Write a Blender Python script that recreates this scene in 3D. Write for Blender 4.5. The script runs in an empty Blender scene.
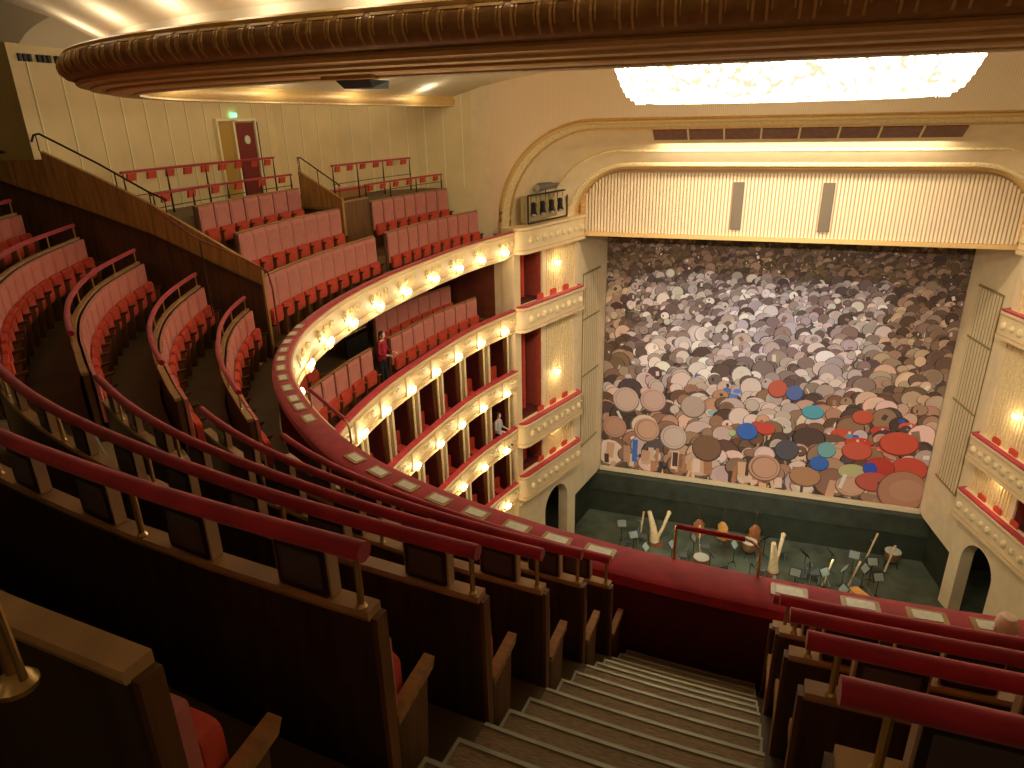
import bpy, math, random
import numpy as np
from mathutils import Vector, Matrix
random.seed(7)
PI = math.pi
scn = bpy.context.scene
COL = scn.collection
CAM = np.array([-1.04, 0.0, 17.06])

# ------------------------------------------------------------------ materials
MAT = {}
def mat(name, col, rough=.6, metal=0., var=0., vscale=6., emis=None, es=0., wave=None, bump=0., sheen=0., spec=None, stretch=None):
    if name in MAT: return MAT[name]
    m = bpy.data.materials.new(name); m.use_nodes = True
    nt = m.node_tree; b = nt.nodes['Principled BSDF']
    b.inputs['Roughness'].default_value = rough; b.inputs['Metallic'].default_value = metal
    b.inputs['Base Color'].default_value = (*col, 1)
    if spec is not None: b.inputs['Specular IOR Level'].default_value = spec
    if sheen: b.inputs['Sheen Weight'].default_value = sheen
    if emis: b.inputs['Emission Color'].default_value = (*emis, 1); b.inputs['Emission Strength'].default_value = es
    if var or bump:
        tc = nt.nodes.new('ShaderNodeTexCoord'); mp = nt.nodes.new('ShaderNodeMapping')
        if stretch: mp.inputs['Scale'].default_value = stretch
        n = nt.nodes.new('ShaderNodeTexNoise'); n.inputs['Scale'].default_value = vscale; n.inputs['Detail'].default_value = 4
        nt.links.new(tc.outputs['Object'], mp.inputs[0]); nt.links.new(mp.outputs[0], n.inputs['Vector'])
        if var:
            mx = nt.nodes.new('ShaderNodeMix'); mx.data_type = 'RGBA'
            mx.inputs['A'].default_value = (*[c*(1-var) for c in col], 1); mx.inputs['B'].default_value = (*[min(1, c*(1+var)) for c in col], 1)
            rp = nt.nodes.new('ShaderNodeMapRange'); rp.inputs['From Min'].default_value = .3; rp.inputs['From Max'].default_value = .7
            nt.links.new(n.outputs['Fac'], rp.inputs['Value']); nt.links.new(rp.outputs[0], mx.inputs['Factor'])
            nt.links.new(mx.outputs['Result'], b.inputs['Base Color'])
        if bump:
            bp = nt.nodes.new('ShaderNodeBump'); bp.inputs['Strength'].default_value = bump; bp.inputs['Distance'].default_value = .02
            nt.links.new(n.outputs['Fac'], bp.inputs['Height']); nt.links.new(bp.outputs[0], b.inputs['Normal'])
    MAT[name] = m; return m
def attr_mat(name, rough=.8):
    m = bpy.data.materials.new(name); m.use_nodes = True; nt = m.node_tree; b = nt.nodes['Principled BSDF']
    a = nt.nodes.new('ShaderNodeAttribute'); a.attribute_name = 'tone'
    nt.links.new(a.outputs['Color'], b.inputs['Base Color']); b.inputs['Roughness'].default_value = rough; MAT[name] = m; return m

cream = mat('cream_plaster', (.86, .68, .42), .55, var=.06, vscale=2)
creamR = mat('cream_relief', (.90, .70, .38), .45, var=.18, vscale=14)
gallwall = mat('gallery_wall_cream', (.80, .64, .34), .6, var=.05, vscale=1.5)
battenM = mat('wall_batten', (.92, .82, .52), .5)
ceilM = mat('ceiling_white', (.88, .78, .56), .9, var=.03, vscale=.8, spec=.05)
gold = mat('gold', (.70, .42, .15), .42, .35, var=.12, vscale=9)
goldD = mat('gold_dark', (.38, .20, .065), .5, .2, var=.2, vscale=12)
goldL = mat('gold_light', (.76, .50, .19), .45, .2, var=.06, vscale=9)
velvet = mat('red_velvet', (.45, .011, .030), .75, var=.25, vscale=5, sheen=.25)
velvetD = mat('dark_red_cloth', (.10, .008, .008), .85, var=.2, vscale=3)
pink = mat('pink_back_cloth', (.62, .17, .13), .8, var=.10, vscale=4, sheen=.2)
pink2 = mat('pink_back_cloth_faded', (.58, .20, .17), .8, var=.10, vscale=4, sheen=.2)
seatR = mat('seat_cloth', (.62, .07, .035), .7, var=.15, vscale=8)
woodD = mat('dark_wood', (.058, .034, .013), .42, var=.45, vscale=3, stretch=(6, 6, .6))
woodM = mat('mid_wood', (.15, .062, .018), .5, var=.4, vscale=3, stretch=(5, 5, .4))
woodL = mat('light_wood', (.40, .20, .07), .38, var=.25, vscale=5, stretch=(1, 6, 6))
capW = mat('cap_wood', (.46, .27, .12), .30, var=.25, vscale=5)
brass = mat('brass', (.62, .42, .17), .3, .8)
ironM = mat('iron', (.05, .035, .02), .4, .6)
floorM = mat('gallery_floor', (.10, .062, .022), .55, var=.25, vscale=2)
stepM = mat('step_carpet', (.26, .165, .075), .75, var=.3, vscale=22, stretch=(1, 5, 1), bump=.3)
stepR = mat('step_riser', (.10, .05, .02), .8, var=.2)
noseM = mat('step_nosing', (.40, .39, .27), .35, .2, var=.15)
blackM = mat('black', (.006, .006, .006), .5)
screenM = mat('screen_glass', (.12, .09, .085), .25, spec=.6)
paperM = mat('pale_tablet', (.80, .76, .64), .4, var=.1, vscale=30)
pitM = mat('pit_floor', (.085, .105, .070), .55, var=.45, vscale=1.1)
pitW = mat('pit_wall', (.030, .035, .018), .6, var=.3, vscale=2)
stageW = mat('stage_edge', (.72, .60, .38), .5)
steel = mat('steel', (.55, .56, .58), .3, .7)
bulbM = mat('lamp_bulb', (1, .9, .7), .4, emis=(1, .76, .38), es=26)
crystalM = mat('crystal_lit', (.9, .9, .8), .2, emis=(1, .90, .62), es=7.0)
skinM = mat('skin', (.92, .60, .48), .5, var=.05)
cloth1 = mat('red_jacket', (.42, .02, .05), .8); cloth2 = mat('dark_cloth', (.02, .02, .028), .8)
cloth3 = mat('pale_shirt', (.6, .62, .7), .8); hairM = mat('hair', (.05, .03, .02), .6)
maroon = mat('maroon_door', (.14, .018, .016), .5, var=.2)
harpM = mat('pale_harp_wood', (.78, .55, .30), .4, var=.15)
bassM = mat('bass_wood', (.30, .10, .03), .3, var=.3)
amber = mat('amber_wood', (.62, .30, .07), .35, var=.2)
glassM = mat('window_glass_pale', (.75, .78, .62), .15)
exitM = mat('exit_green', (.1, .6, .2), .4, emis=(.2, 1, .45), es=2.5)
greyP = mat('grey_slot', (.16, .12, .075), .6)
pinkslot = mat('soffit_slot', (.20, .085, .055), .6, var=.2)

# fine vertical ribbing (a printed / moulded pattern of the wall itself)
def ribbed(name, c1, c2, scale, axis='X'):
    m = bpy.data.materials.new(name); m.use_nodes = True; nt = m.node_tree; b = nt.nodes['Principled BSDF']
    b.inputs['Roughness'].default_value = .5
    tc = nt.nodes.new('ShaderNodeTexCoord'); w = nt.nodes.new('ShaderNodeTexWave'); w.bands_direction = axis
    w.inputs['Scale'].default_value = scale; w.inputs['Distortion'].default_value = 0
    nt.links.new(tc.outputs['Object'], w.inputs['Vector'])
    mx = nt.nodes.new('ShaderNodeMix'); mx.data_type = 'RGBA'; mx.inputs['A'].default_value = (*c1, 1); mx.inputs['B'].default_value = (*c2, 1)
    nt.links.new(w.outputs['Fac'], mx.inputs['Factor']); nt.links.new(mx.outputs['Result'], b.inputs['Base Color']); MAT[name] = m; return m
rib_wall = ribbed('ribbed_plaster', (.84, .60, .37), (.95, .75, .50), 5.0)

# ------------------------------------------------------------------ mesh builder
class MB:
    def __init__(s): s.v = []; s.f = []; s.m = []; s.mats = []; s.c = None
    def mi(s, m):
        if m is None: return 0
        if m not in s.mats: s.mats.append(m)
        return s.mats.index(m)
    def add(s, vs, fs, m=None):
        n = len(s.v); s.v += [tuple(map(float, p)) for p in vs]
        k = s.mi(m)
        for f in fs: s.f.append(tuple(n+i for i in f)); s.m.append(k)
    def box(s, x0, x1, y0, y1, z0, z1, m=None):
        s.hexa([(x0,y0,z0),(x1,y0,z0),(x1,y1,z0),(x0,y1,z0)], [(x0,y0,z1),(x1,y0,z1),(x1,y1,z1),(x0,y1,z1)], m)
    def hexa(s, a, b, m=None):
        n = len(a); s.add(list(a)+list(b), [tuple(range(n))[::-1], tuple(range(n, 2*n))]+[(i, (i+1) % n, n+(i+1) % n, n+i) for i in range(n)], m)
    def rbox(s, x0, x1, y0, y1, z0, z1, r, m=None, ax='y'):
        # box with rounded outline in the plane perpendicular to ax
        def rr(a0, a1, b0, b1):
            o = []
            for cx, cy, a in ((a1-r, b0+r, -90), (a1-r, b1-r, 0), (a0+r, b1-r, 90), (a0+r, b0+r, 180)):
                for k in range(4):
                    t = math.radians(a+30*k); o.append((cx+r*math.cos(t), cy+r*math.sin(t)))
            return o
        if ax == 'y': o = rr(x0, x1, z0, z1); s.hexa([(p, y0, q) for p, q in o][::-1], [(p, y1, q) for p, q in o][::-1], m)
        elif ax == 'z': o = rr(x0, x1, y0, y1); s.hexa([(p, q, z0) for p, q in o], [(p, q, z1) for p, q in o], m)
        else: o = rr(y0, y1, z0, z1); s.hexa([(x0, p, q) for p, q in o], [(x1, p, q) for p, q in o], m)
    def tube(s, pts, r, n=8, m=None):
        pts = [Vector(p) for p in pts]; rs = r if isinstance(r, (list, tuple)) else [r]*len(pts)
        vs = []; up = Vector((0, 0, 1))
        for i, p in enumerate(pts):
            d = (pts[min(i+1, len(pts)-1)]-pts[max(i-1, 0)]).normalized()
            a = d.cross(up)
            if a.length < .05: a = d.cross(Vector((1, 0, 0)))
            a.normalize(); b = a.cross(d)
            for k in range(n):
                t = 2*PI*k/n; vs.append(p+(a*math.cos(t)+b*math.sin(t))*rs[i])
        fs = [(i*n+k, i*n+(k+1) % n, (i+1)*n+(k+1) % n, (i+1)*n+k) for i in range(len(pts)-1) for k in range(n)]
        fs += [tuple(range(n))[::-1], tuple(range((len(pts)-1)*n, len(pts)*n))]
        s.add(vs, fs, m)
    def lathe(s, prof, c=(0, 0, 0), n=16, m=None, sx=1, sy=1):
        vs = [(c[0]+r*sx*math.cos(2*PI*k/n), c[1]+r*sy*math.sin(2*PI*k/n), c[2]+z) for r, z in prof for k in range(n)]
        fs = [(i*n+k, i*n+(k+1) % n, (i+1)*n+(k+1) % n, (i+1)*n+k) for i in range(len(prof)-1) for k in range(n)]
        fs += [tuple(range(n))[::-1], tuple(range((len(prof)-1)*n, len(prof)*n))]
        s.add(vs, fs, m)
    def loft(s, rings, m=None, closed=False, cap=False, flip=False):
        # rings: list of equally long point lists; profile closed or open
        n = len(rings[0]); vs = [p for r in rings for p in r]; fs = []
        e = n if closed else n-1
        for i in range(len(rings)-1):
            for k in range(e):
                a, b = i*n+k, i*n+(k+1) % n; c, d = (i+1)*n+(k+1) % n, (i+1)*n+k
                fs.append((a, d, c, b) if flip else (a, b, c, d))
        if cap: fs += [tuple(range(n))[::-1], tuple(range((len(rings)-1)*n, len(rings)*n))]
        s.add(vs, fs, m)
    def sphere(s, c, r, m=None, n=10, sx=1, sy=1, sz=1):
        prof = [(max(.001, r*math.sin(PI*k/(n//2+1))), -r*sz*math.cos(PI*k/(n//2+1))) for k in range(n//2+2)]
        s.lathe(prof, c, n, m, sx, sy)
    def build(s, name, m=None, parent=None, smooth=False, recalc=True):
        me = bpy.data.meshes.new(name); me.from_pydata(s.v, [], s.f)
        ms = s.mats if s.mats else [m]
        for x in ms: me.materials.append(x)
        if len(ms) > 1: me.polygons.foreach_set('material_index', s.m)
        if recalc:
            import bmesh
            bm = bmesh.new(); bm.from_mesh(me); bmesh.ops.recalc_face_normals(bm, faces=bm.faces[:]); bm.to_mesh(me); bm.free()
        if smooth:
            me.polygons.foreach_set('use_smooth', [True]*len(me.polygons))
            try: me.set_sharp_from_angle(angle=math.radians(38))
            except Exception: pass
        me.update()
        o = bpy.data.objects.new(name, me); COL.objects.link(o)
        if parent is not None: o.parent = parent
        return o
LABELS = {}
def chk(label):
    nw = len(label.split())
    if label in LABELS or not 4 <= nw <= 16: print('BADLABEL', nw, label)
    LABELS[label] = 1
def tag(o, label, cat, group=None, kind=None):
    chk(label)
    o['label'] = label; o['category'] = cat
    if group: o['group'] = group
    if kind: o['kind'] = kind
    return o
def thing(name, label, cat, loc=(0, 0, 0), rz=0, group=None):
    o = bpy.data.objects.new(name, None); COL.objects.link(o); o.location = loc; o.rotation_euler = (0, 0, rz)
    return tag(o, label, cat, group)
def struct(o, label=None, cat=None):
    o['kind'] = 'structure'
    if label: tag(o, label, cat or 'wall')
    return o
def dup(root, loc, rz, label, group=None):
    r = root.copy(); COL.objects.link(r); r.location = loc; r.rotation_euler = (0, 0, rz)
    chk(label); r['label'] = label
    if group: r['group'] = group
    for ch in list(root.children):
        c = ch.copy(); COL.objects.link(c); c.parent = r
        for g in ch.children:
            d = g.copy(); COL.objects.link(d); d.parent = c
    return r
ORD = 'first second third fourth fifth sixth seventh eighth ninth tenth eleventh twelfth thirteenth fourteenth fifteenth sixteenth seventeenth eighteenth'.split()

# ------------------------------------------------------------------ horseshoe line of the tiers
raw = [(-9.24,24.08),(-9.92,21.31),(-10.15,18.0),(-10.2,15.6),(-9.95,13.25),(-9.6,11.8),(-9.15,10.55),(-8.46,9.37),(-7.99,8.78),(-7.4,8.2),(-6.5,7.42),(-5.6,6.78),(-4.67,6.3),(-3.5,5.92),(-2.5,5.68),(-1.4,5.55),(0,5.5)]
pts = np.array(raw+[(-a, b) for a, b in raw[-2::-1]])
def cr(P, n=24):
    out = []; P = np.vstack([2*P[0]-P[1], P, 2*P[-1]-P[-2]])
    for i in range(1, len(P)-2):
        p0, p1, p2, p3 = P[i-1:i+3]
        for t in np.linspace(0, 1, n, endpoint=False):
            out.append(.5*((2*p1)+(-p0+p2)*t+(2*p0-5*p1+4*p2-p3)*t*t+(-p0+3*p1-3*p2+p3)*t**3))
    out.append(P[-2]); return np.array(out)
hc = cr(pts)
for _ in range(60): hc[1:-1] = .25*hc[:-2]+.5*hc[1:-1]+.25*hc[2:]
_s = np.r_[0, np.cumsum(np.linalg.norm(np.diff(hc, axis=0), axis=1))]
NS = 401; S = np.linspace(0, _s[-1], NS)
hc = np.stack([np.interp(S, _s, hc[:, 0]), np.interp(S, _s, hc[:, 1])], 1)
for _ in range(40): hc[1:-1] = .25*hc[:-2]+.5*hc[1:-1]+.25*hc[2:]
ht = np.gradient(hc, axis=0); ht /= np.linalg.norm(ht, axis=1)[:, None]
hn = np.stack([ht[:, 1], -ht[:, 0]], 1)
SL = float(S[-1])
def H(s, d, z=0.):
    x = np.interp(s, S, hc[:, 0])+d*np.interp(s, S, hn[:, 0]); y = np.interp(s, S, hc[:, 1])+d*np.interp(s, S, hn[:, 1])
    return (float(x), float(y), float(z))
def HA(s):  # rotation: local x along the line, local y towards the stage/void
    return math.atan2(float(np.interp(s, S, ht[:, 1])), float(np.interp(s, S, ht[:, 0])))
def span(a, b, st=.3):
    n = max(2, int(abs(b-a)/st)+2); return [a+(b-a)*k/(n-1) for k in range(n)]
P_ = .76
WS = [12., 13, 14, 15, 16, 17, 19, 21, 23, 24.8]
WV = {0: [1.6, 1.5, 1.42, 1.33, 1.25, 1.19, 1.12, 1.08, 1.05, 1.05], 5: [1.92, 1.80, 1.62, 1.44, 1.35, 1.28, 1.25, 1.22, 1.20, 1.20]}
def sm(s): return s if s <= SL/2 else SL-s
def RD(i, s):
    w = np.interp(sm(s), WS, WV[5 if i == 5 else 0])
    return float((6.0-i)*P_*w)
CAPZ = lambda i: 15.95-.508*i
FLZ = lambda i: 14.76-.508*i
RAILZ = lambda i: 16.205-.508*i
def sweep(b, s0, s1, dfn, prof, m=None, st=.3, cap=True):
    """prof: closed list of (dd, z); dd outward added to dfn(s)"""
    rings = [[H(s, dfn(s)+q[0], q[1]) for q in prof] for s in span(s0, s1, st)]
    b.loft(rings, m, closed=True, cap=cap)
def circ(r, z, n=10, sx=1.): return [(r*sx*math.cos(2*PI*k/n), z+r*math.sin(2*PI*k/n)) for k in range(n)]
def rect(d0, d1, z0, z1): return [(d0, z0), (d1, z0), (d1, z1), (d0, z1)]

# ================================================================== GALLERY TERRACES
b = MB()
SE0, SE1 = 12.05, SL-12.05
for i in range(5, -4, -1):
    s_a = SE0
    ss = span(s_a, SE1, .35)
    dn = (lambda s: RD(i, s)) if i <= 5 else None
    # tread of row i goes from its own back line (d=RD(i)) inwards to the next lower back line (or the parapet)
    rings = []
    for s in ss:
        d0 = RD(i+1, s)+.04 if i < 5 else .30
        d1 = RD(i, s)+.04
        z = FLZ(i); zu = FLZ(i-1)
        rings.append([H(s, d0, z-.0), H(s, d1, z), H(s, d1, zu)])
    b.loft(rings, floorM)
fl = b.build('floor', floorM, recalc=False); struct(fl, 'dark brown stepped gallery floor under the curved seat rows', 'floor')

# ------------------------------------------------------------------ central stair in the aisle
AL, AR = 23.09, 24.20
def make_stair(nm, label, sa, sb, i0, i1):
    root = thing(nm, label, 'stairs', H((sa+sb)/2, 0, 12.3))
    k = 0
    for i in range(i1, i0-1, -1):           # lower edge of row floor i, then two steps down
        for j in range(3):
            z = FLZ(i)-j*.508/3.+.006
            if i == 5 and j > 0: continue
            b = MB(); nb = MB()
            rings = []
            for s in span(sa, sb, .2):
                dl = RD(i+1, s) if i < 5 else .55
                du = RD(i, s)
                e = dl+.045-(j*.255)*(RD(i+1, s)-RD(i+2, s))/P_ if i < 4 else dl+.045-j*.25
                if i == 5: e = .62
                back = e+.36 if j else du+.06
                rings.append((s, e, back))
            zb = z-.169
            b.loft([[H(s, e, zb), H(s, e, z), H(s, bk, z), H(s, bk, zb)] for s, e, bk in rings], stepM, closed=True, cap=True)
            st = b.build('step', None, root)
            nb.loft([[H(s, e-.006, z-.03), H(s, e-.006, z+.005), H(s, e+.016, z+.005), H(s, e+.016, z-.03)] for s, e, bk in rings], noseM, closed=True, cap=True)
            if j:
                for s in (sa, sb):
                    e, bk = [(e, bk) for q, e, bk in rings if abs(q-s) < 1e-6][0]
                    sg = 1 if s == sa else -1
                    nb.add([H(s, e, z+.006), H(s+.014*sg, e, z+.006), H(s+.014*sg, e+.25, z+.006), H(s, e+.25, z+.006),
                            H(s, e, z-.02), H(s+.014*sg, e, z-.02), H(s+.014*sg, e+.25, z-.02), H(s, e+.25, z-.02)],
                           [(0, 1, 2, 3), (0, 1, 5, 4), (1, 2, 6, 5), (2, 3, 7, 6), (3, 0, 4, 7), (4, 5, 6, 7)], noseM)
            nb.build('nosing', noseM, st)['label'] = 'pale metal nosing strip'
            k += 1
    for o in root.children_recursive: o.matrix_parent_inverse = Matrix.Identity(4)
    for o in root.children: o.location = [-c for c in root.location]
    return root
make_stair('aisle_staircase', 'central gallery stair with brown treads and pale nosings descending to the parapet', AL, AR, -1, 5)
make_stair('aisle_staircase', 'narrow dark stair between the near seat block and the side block', 17.95, 18.7, 0, 5)

# ================================================================== GALLERY PARAPET
ZG = 13.2
par = thing('gallery_parapet', 'curved gallery parapet with red velvet top and cream ornamented front', 'parapet', (0, 0, 0))
wtop = lambda s: float(np.interp(sm(s), [0, 12, 15, 18, 20, 22, 25], [.16, .22, .28, .35, .41, .42, .40]))
b = MB()
rings = []
for s in span(0, SL, .25):
    w = wtop(s)
    rings.append([H(s, d, z) for d, z in ((0.0, 13.10), (-.02, 13.16), (.01, 13.205), (.05, 13.21), (w-.05, 13.20), (w, 13.17), (w+.01, 13.08), (w-.04, 13.04), (.03, 13.06))])
b.loft(rings, velvet, closed=True, cap=True); b.build('velvet_top', velvet, par, smooth=True)
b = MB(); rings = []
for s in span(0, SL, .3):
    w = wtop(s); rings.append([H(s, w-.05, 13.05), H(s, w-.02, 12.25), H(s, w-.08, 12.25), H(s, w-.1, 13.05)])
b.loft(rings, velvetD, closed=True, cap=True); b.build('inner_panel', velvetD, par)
# tier fascia generator: cream front with mouldings, cornice and relief blocks
def fascia(root, zr, s0, s1, h=1.0, panels=False, seed=1):
    b = MB()
    prof = [(.0, zr-.04), (-.05, zr-.05), (-.06, zr-.10), (.0, zr-.14), (.02, zr-.20), (-.01, zr-.50), (.03, zr-.70), (.07, zr-.78), (.02, zr-.82), (.02, zr-.88), (.09, zr-h+.02), (.16, zr-h), (.22, zr-h), (.22, zr-.04)]
    sweep(b, s0, s1, lambda s: 0, prof, cream, .25)
    fb_ = b; b = MB()
    sweep(b, s0, s1, lambda s: 0, circ(.022, zr-.155)); sweep(b, s0, s1, lambda s: .02, circ(.02, zr-.775))
    b.build('gold_moulding', goldL, root, smooth=True)
    rnd = random.Random(seed); b = fb_
    sp = 1.6; k0 = int((s0+.1)/sp)
    s = .1+(.8 if not panels else .9)
    u = s0+.2
    while u < s1-.2:
        if not panels:
            # reliefs: garland groups
            ph = (u % 1.6)
            for k, (du, zz, r) in enumerate(((0, -.36, .05), (.07, -.44, .035), (-.07, -.44, .035), (.0, -.54, .03), (.12, -.36, .022), (-.12, -.36, .022))):
                p = H(u+du, -.012, zr+zz); b.sphere(p, r, creamR, 6, sz=1.3)
            u += .40 if ph < .8 else .8
        else:
            for du, zz, r in ((0, -.38, .07), (.16, -.40, .04), (-.16, -.40, .04), (.27, -.36, .028), (-.27, -.36, .028), (0, -.54, .03)):
                p = H(u+du, -.01, zr+zz); b.sphere(p, r, creamR, 6)
            # panel frame
            for za, zb in ((-.24, -.22), (-.64, -.62)):
                b.loft([[H(q, -.022, zr+za), H(q, .02, zr+za), H(q, .02, zr+zb), H(q, -.022, zr+zb)] for q in span(u-.6, u+.6, .3)], creamR, closed=True, cap=True)
            # pilaster strip between the panels
            q0, q1 = u+.70, u+.90
            b.loft([[H(q, -.045, zr-.78), H(q, .03, zr-.78), H(q, .03, zr-.17), H(q, -.045, zr-.17)] for q in (q0, q1)], cream, closed=True, cap=True)
            u += 1.6
    b.build('front_panel', None, root, smooth=True)
fascia(par, ZG, 0.05, 18.3)
b = MB(); sweep(b, 18.3, SL, lambda s: 0, [(.0, ZG-.05), (.02, ZG-1.0), (.12, ZG-1.0), (.12, ZG-.05)], cream, .5); b.build('plain_front', cream, par)
# parapet tablets (flat pale screens in frames)
def make_tablet():
    t = thing('parapet_screen', 'pale screen set in the parapet top beside the central guard rail', 'screen', (0, 0, 0), 0, 'surtitle screens set in the velvet parapet top')
    b = MB(); b.rbox(-.15, .15, -.085, .085, 0, .018, .02, paperM, 'z')
    f = MB(); f.rbox(-.15, .15, -.085, .085, 0, .014, .02, capW, 'z'); f.build('frame', mat('tablet_frame', (.55, .42, .30), .4), t)
    g = MB(); g.rbox(-.11, .11, -.055, .055, .014, .020, .01, paperM, 'z'); g.build('display', paperM, t)
    return t
tab = make_tablet()
tabs = [20.84, 21.34, 21.84, 22.28, 22.72]
first = True
svals = [13.0+.5*k for k in range(9)]+[17.35, 17.85, 19.35, 19.85, 20.35, 20.84, 21.34, 21.84, 22.28, 22.72]
svals = sorted(set(svals))
for k, s in enumerate(svals):
    n = len(svals)-1-k
    lab = 'pale parapet screen beside the stair guard rail, uphill side' if n == 0 else 'pale screen in red parapet top, %s counted from the central stair guard towards wall' % (ORD[n] if n < 18 else 'last')
    if k == len(svals)-1: lab = 'pale screen in red parapet top, first counted from the central stair guard towards wall'
    d = .13+.1*np.interp(s, [15, 20], [0, 1]); 
    if first:
        tab.location = H(s, wtop(s)*.42+.02, 13.205); tab.rotation_euler = (0, 0, HA(s)); del LABELS[tab['label']]; tab['label'] = lab; LABELS[lab] = 1; first = False
    else: dup(tab, H(s, wtop(s)*.42+.02, 13.205), HA(s), lab)
for k, s in enumerate([24.38, 24.93, 25.42, 25.88]):
    dup(tab, H(s, wtop(s)*.42, 13.205), HA(s), 'pale parapet screen beyond the stair before the short block, %s from guard rail' % ORD[k])
# guard rails on the parapet at the stairs
def guard(s0, s1, hgt, label):
    g = thing('guard_rail', label, 'guard rail', H((s0+s1)/2, .02, 13.2))
    a = Vector(H(s0, .02, 13.2)); c = Vector(H(s1, .02, 13.2)); o = Vector(g.location)
    d = (c-a).normalized()
    b = MB(); b.tube([a-o, a-o+Vector((0, 0, hgt))], .013, 8)
    b.build('post', brass, g, True)
    b = MB(); path = [c-o]
    for k in range(6):
        t = k/5*PI/2; path.append(c-o+Vector((0, 0, hgt-.14))+(-d)*(.14-.14*math.cos(t))+Vector((0, 0, .14*math.sin(t))))
    b.tube(path, .014, 8); b.build('bent_post', brass, g, True)
    b = MB(); b.tube([a-o+Vector((0, 0, hgt)), c-o+Vector((0, 0, hgt))-d*.14], .026, 10); b.build('velvet_bar', velvet, g, True)
    return g
guard(23.38, 24.12, .36, 'red velvet guard bar on bent brass posts above the central stair')
guard(17.5, 18.95, .30, 'red guard bar with brass posts on the parapet at side stair')

# ================================================================== SEAT ROWS
def make_chair(side, back_top=1.16, label='', group='', two=False, plain=False, bm=None, w=.267, st=.80, am=None):
    """local: x along row, y forward, z up from the row floor; side=+1 arm at +x end"""
    t = thing('theatre_chair', label, 'chair', (0, 0, 0), 0, group)
    b = MB()
    b.rbox(-w+.002, w-.002, .045, .085, .55, back_top, .012, None, 'y')
    b.hexa([(-w+.03, .085, .60), (w-.03, .085, .60), (w-.03, .085, back_top-.05), (-w+.03, .085, back_top-.05)][::-1],
           [(-w+.06, .10, .66), (w-.06, .10, .66), (w-.06, .10, back_top-.10), (-w+.06, .10, back_top-.10)][::-1])
    b.build('backrest', bm or pink, t)
    b = MB()
    b.rbox(-w+.035, w-.045, .12, .18, .38, st, .05, seatR, 'y'); b.rbox(-w+.045, w-.055, .18, .20, .42, st-.03, .04, seatR, 'y')
    sd = b.build('seat', seatR, t)
    c = MB(); c.box(-w+.04, w-.05, .10, .19, .36, .385, blackM); c.build('seat_edge', blackM, sd)
    for sg in ((side,) if not two else (1, -1)):
        x = sg*w
        b = MB(); b.hexa([(x-.03, .04, .58), (x+.03, .04, .58), (x+.03, .31, .635), (x-.03, .31, .635)], [(x-.03, .04, .625), (x+.03, .04, .625), (x+.026, .335, .675), (x-.026, .335, .675)])
        a = b.build('armrest', am or woodL, t)
        c = MB(); c.hexa([(x-.018, .05, .0), (x+.018, .05, .0), (x+.018, .22, .0), (x-.018, .22, .0)], [(x-.018, .05, .585), (x+.018, .05, .585), (x+.018, .28, .63), (x-.018, .28, .63)])
        c.build('arm_panel', woodM, a)
    return t
protoP = None
CH = {}
def place_chairs(key, s0, s1, dfn, z, labf, group, side=1, pitch=.53, limit=None, from_end=False, **kw):
    ss = span(s0, s1, .05); P = [H(s, dfn(s)) for s in ss]
    L = [0]
    for a, c in zip(P, P[1:]): L.append(L[-1]+math.dist(a, c))
    n = int(L[-1]/pitch+.001)
    pk = L[-1]/n
    idx = list(range(n))
    if from_end: idx = idx[::-1]
    if limit: idx = idx[:limit]
    for q, k in enumerate(idx):
        l = (k+.5)*pk; s = float(np.interp(l, L, ss))
        a, c = np.interp(l-.1, L, ss), np.interp(l+.1, L, ss)
        pa, pc = H(a, dfn(a)), H(c, dfn(c)); rz = math.atan2(pc[1]-pa[1], pc[0]-pa[0])
        loc = H(s, dfn(s), z); lab = labf(q)
        if key not in CH:
            CH[key] = make_chair(side, label=lab, group=group, **kw); CH[key].location = loc; CH[key].rotation_euler = (0, 0, rz)
        else: dup(CH[key], loc, rz, lab, group)
    return n
ROWN = {5: 'first', 4: 'second', 3: 'third', 2: 'fourth', 1: 'fifth', 0: 'sixth', -1: 'seventh'}
def backboard(i, s0, s1, label, rail=True, r0=None, r1=None, posts=None, zc=None, zf=None, zr=None, endA=True, endB=True, dfn=None, pm=None):
    zc = zc if zc is not None else CAPZ(i); zf = zf if zf is not None else FLZ(i); zr = zr or RAILZ(i)
    dfn = dfn or (lambda s: RD(i, s))
    t = thing('row_backboard', label, 'seat row back', (0, 0, 0), 0, 'wooden backs of the seat rows')
    b = MB(); sweep(b, s0, s1, dfn, rect(-.045, .0, zf, zc-.02), woodD, .3); b.build('back_panel', pm or woodD, t)
    b = MB(); sweep(b, s0, s1, dfn, [(-.055, zc-.025), (.018, zc-.025), (.024, zc-.005), (.018, zc+.012), (-.055, zc+.016)], capW, .3); b.build('cap', capW, t)
    for s, on in ((s0, endA), (s1, endB)):
        if on:
            b = MB(); q = .012 if s == s1 else -.012
            b.loft([[H(a, dfn(a)+e[0], e[1]) for e in ((-.05, zf), (.004, zf), (.006, zc-.02), (-.055, zc-.02))] for a in (s, s+q*1.5)], woodM, closed=True, cap=True); b.build('end_post', woodM, t)
    if rail:
        r0 = s0 if r0 is None else r0; r1 = s1 if r1 is None else r1
        b = MB(); sweep(b, r0, r1, dfn, circ(.038, zr, 12), velvet, .15); b.build('velvet_rail', velvet, t, smooth=True)
        for s in posts or []:
            b = MB(); x, y, _ = H(s, dfn(s)); b.tube([(x, y, zc+.02), (x, y, zr-.03)], .013, 8); b.lathe([(.020, 0), (.022, .006), (.016, .014), (.013, .02)], (x, y, zc+.012), 10)
            b.build('post', brass, t, True)
    return t
def make_screen():
    t = thing('seat_back_screen', 'x', 'screen') if 0 else None
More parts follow.
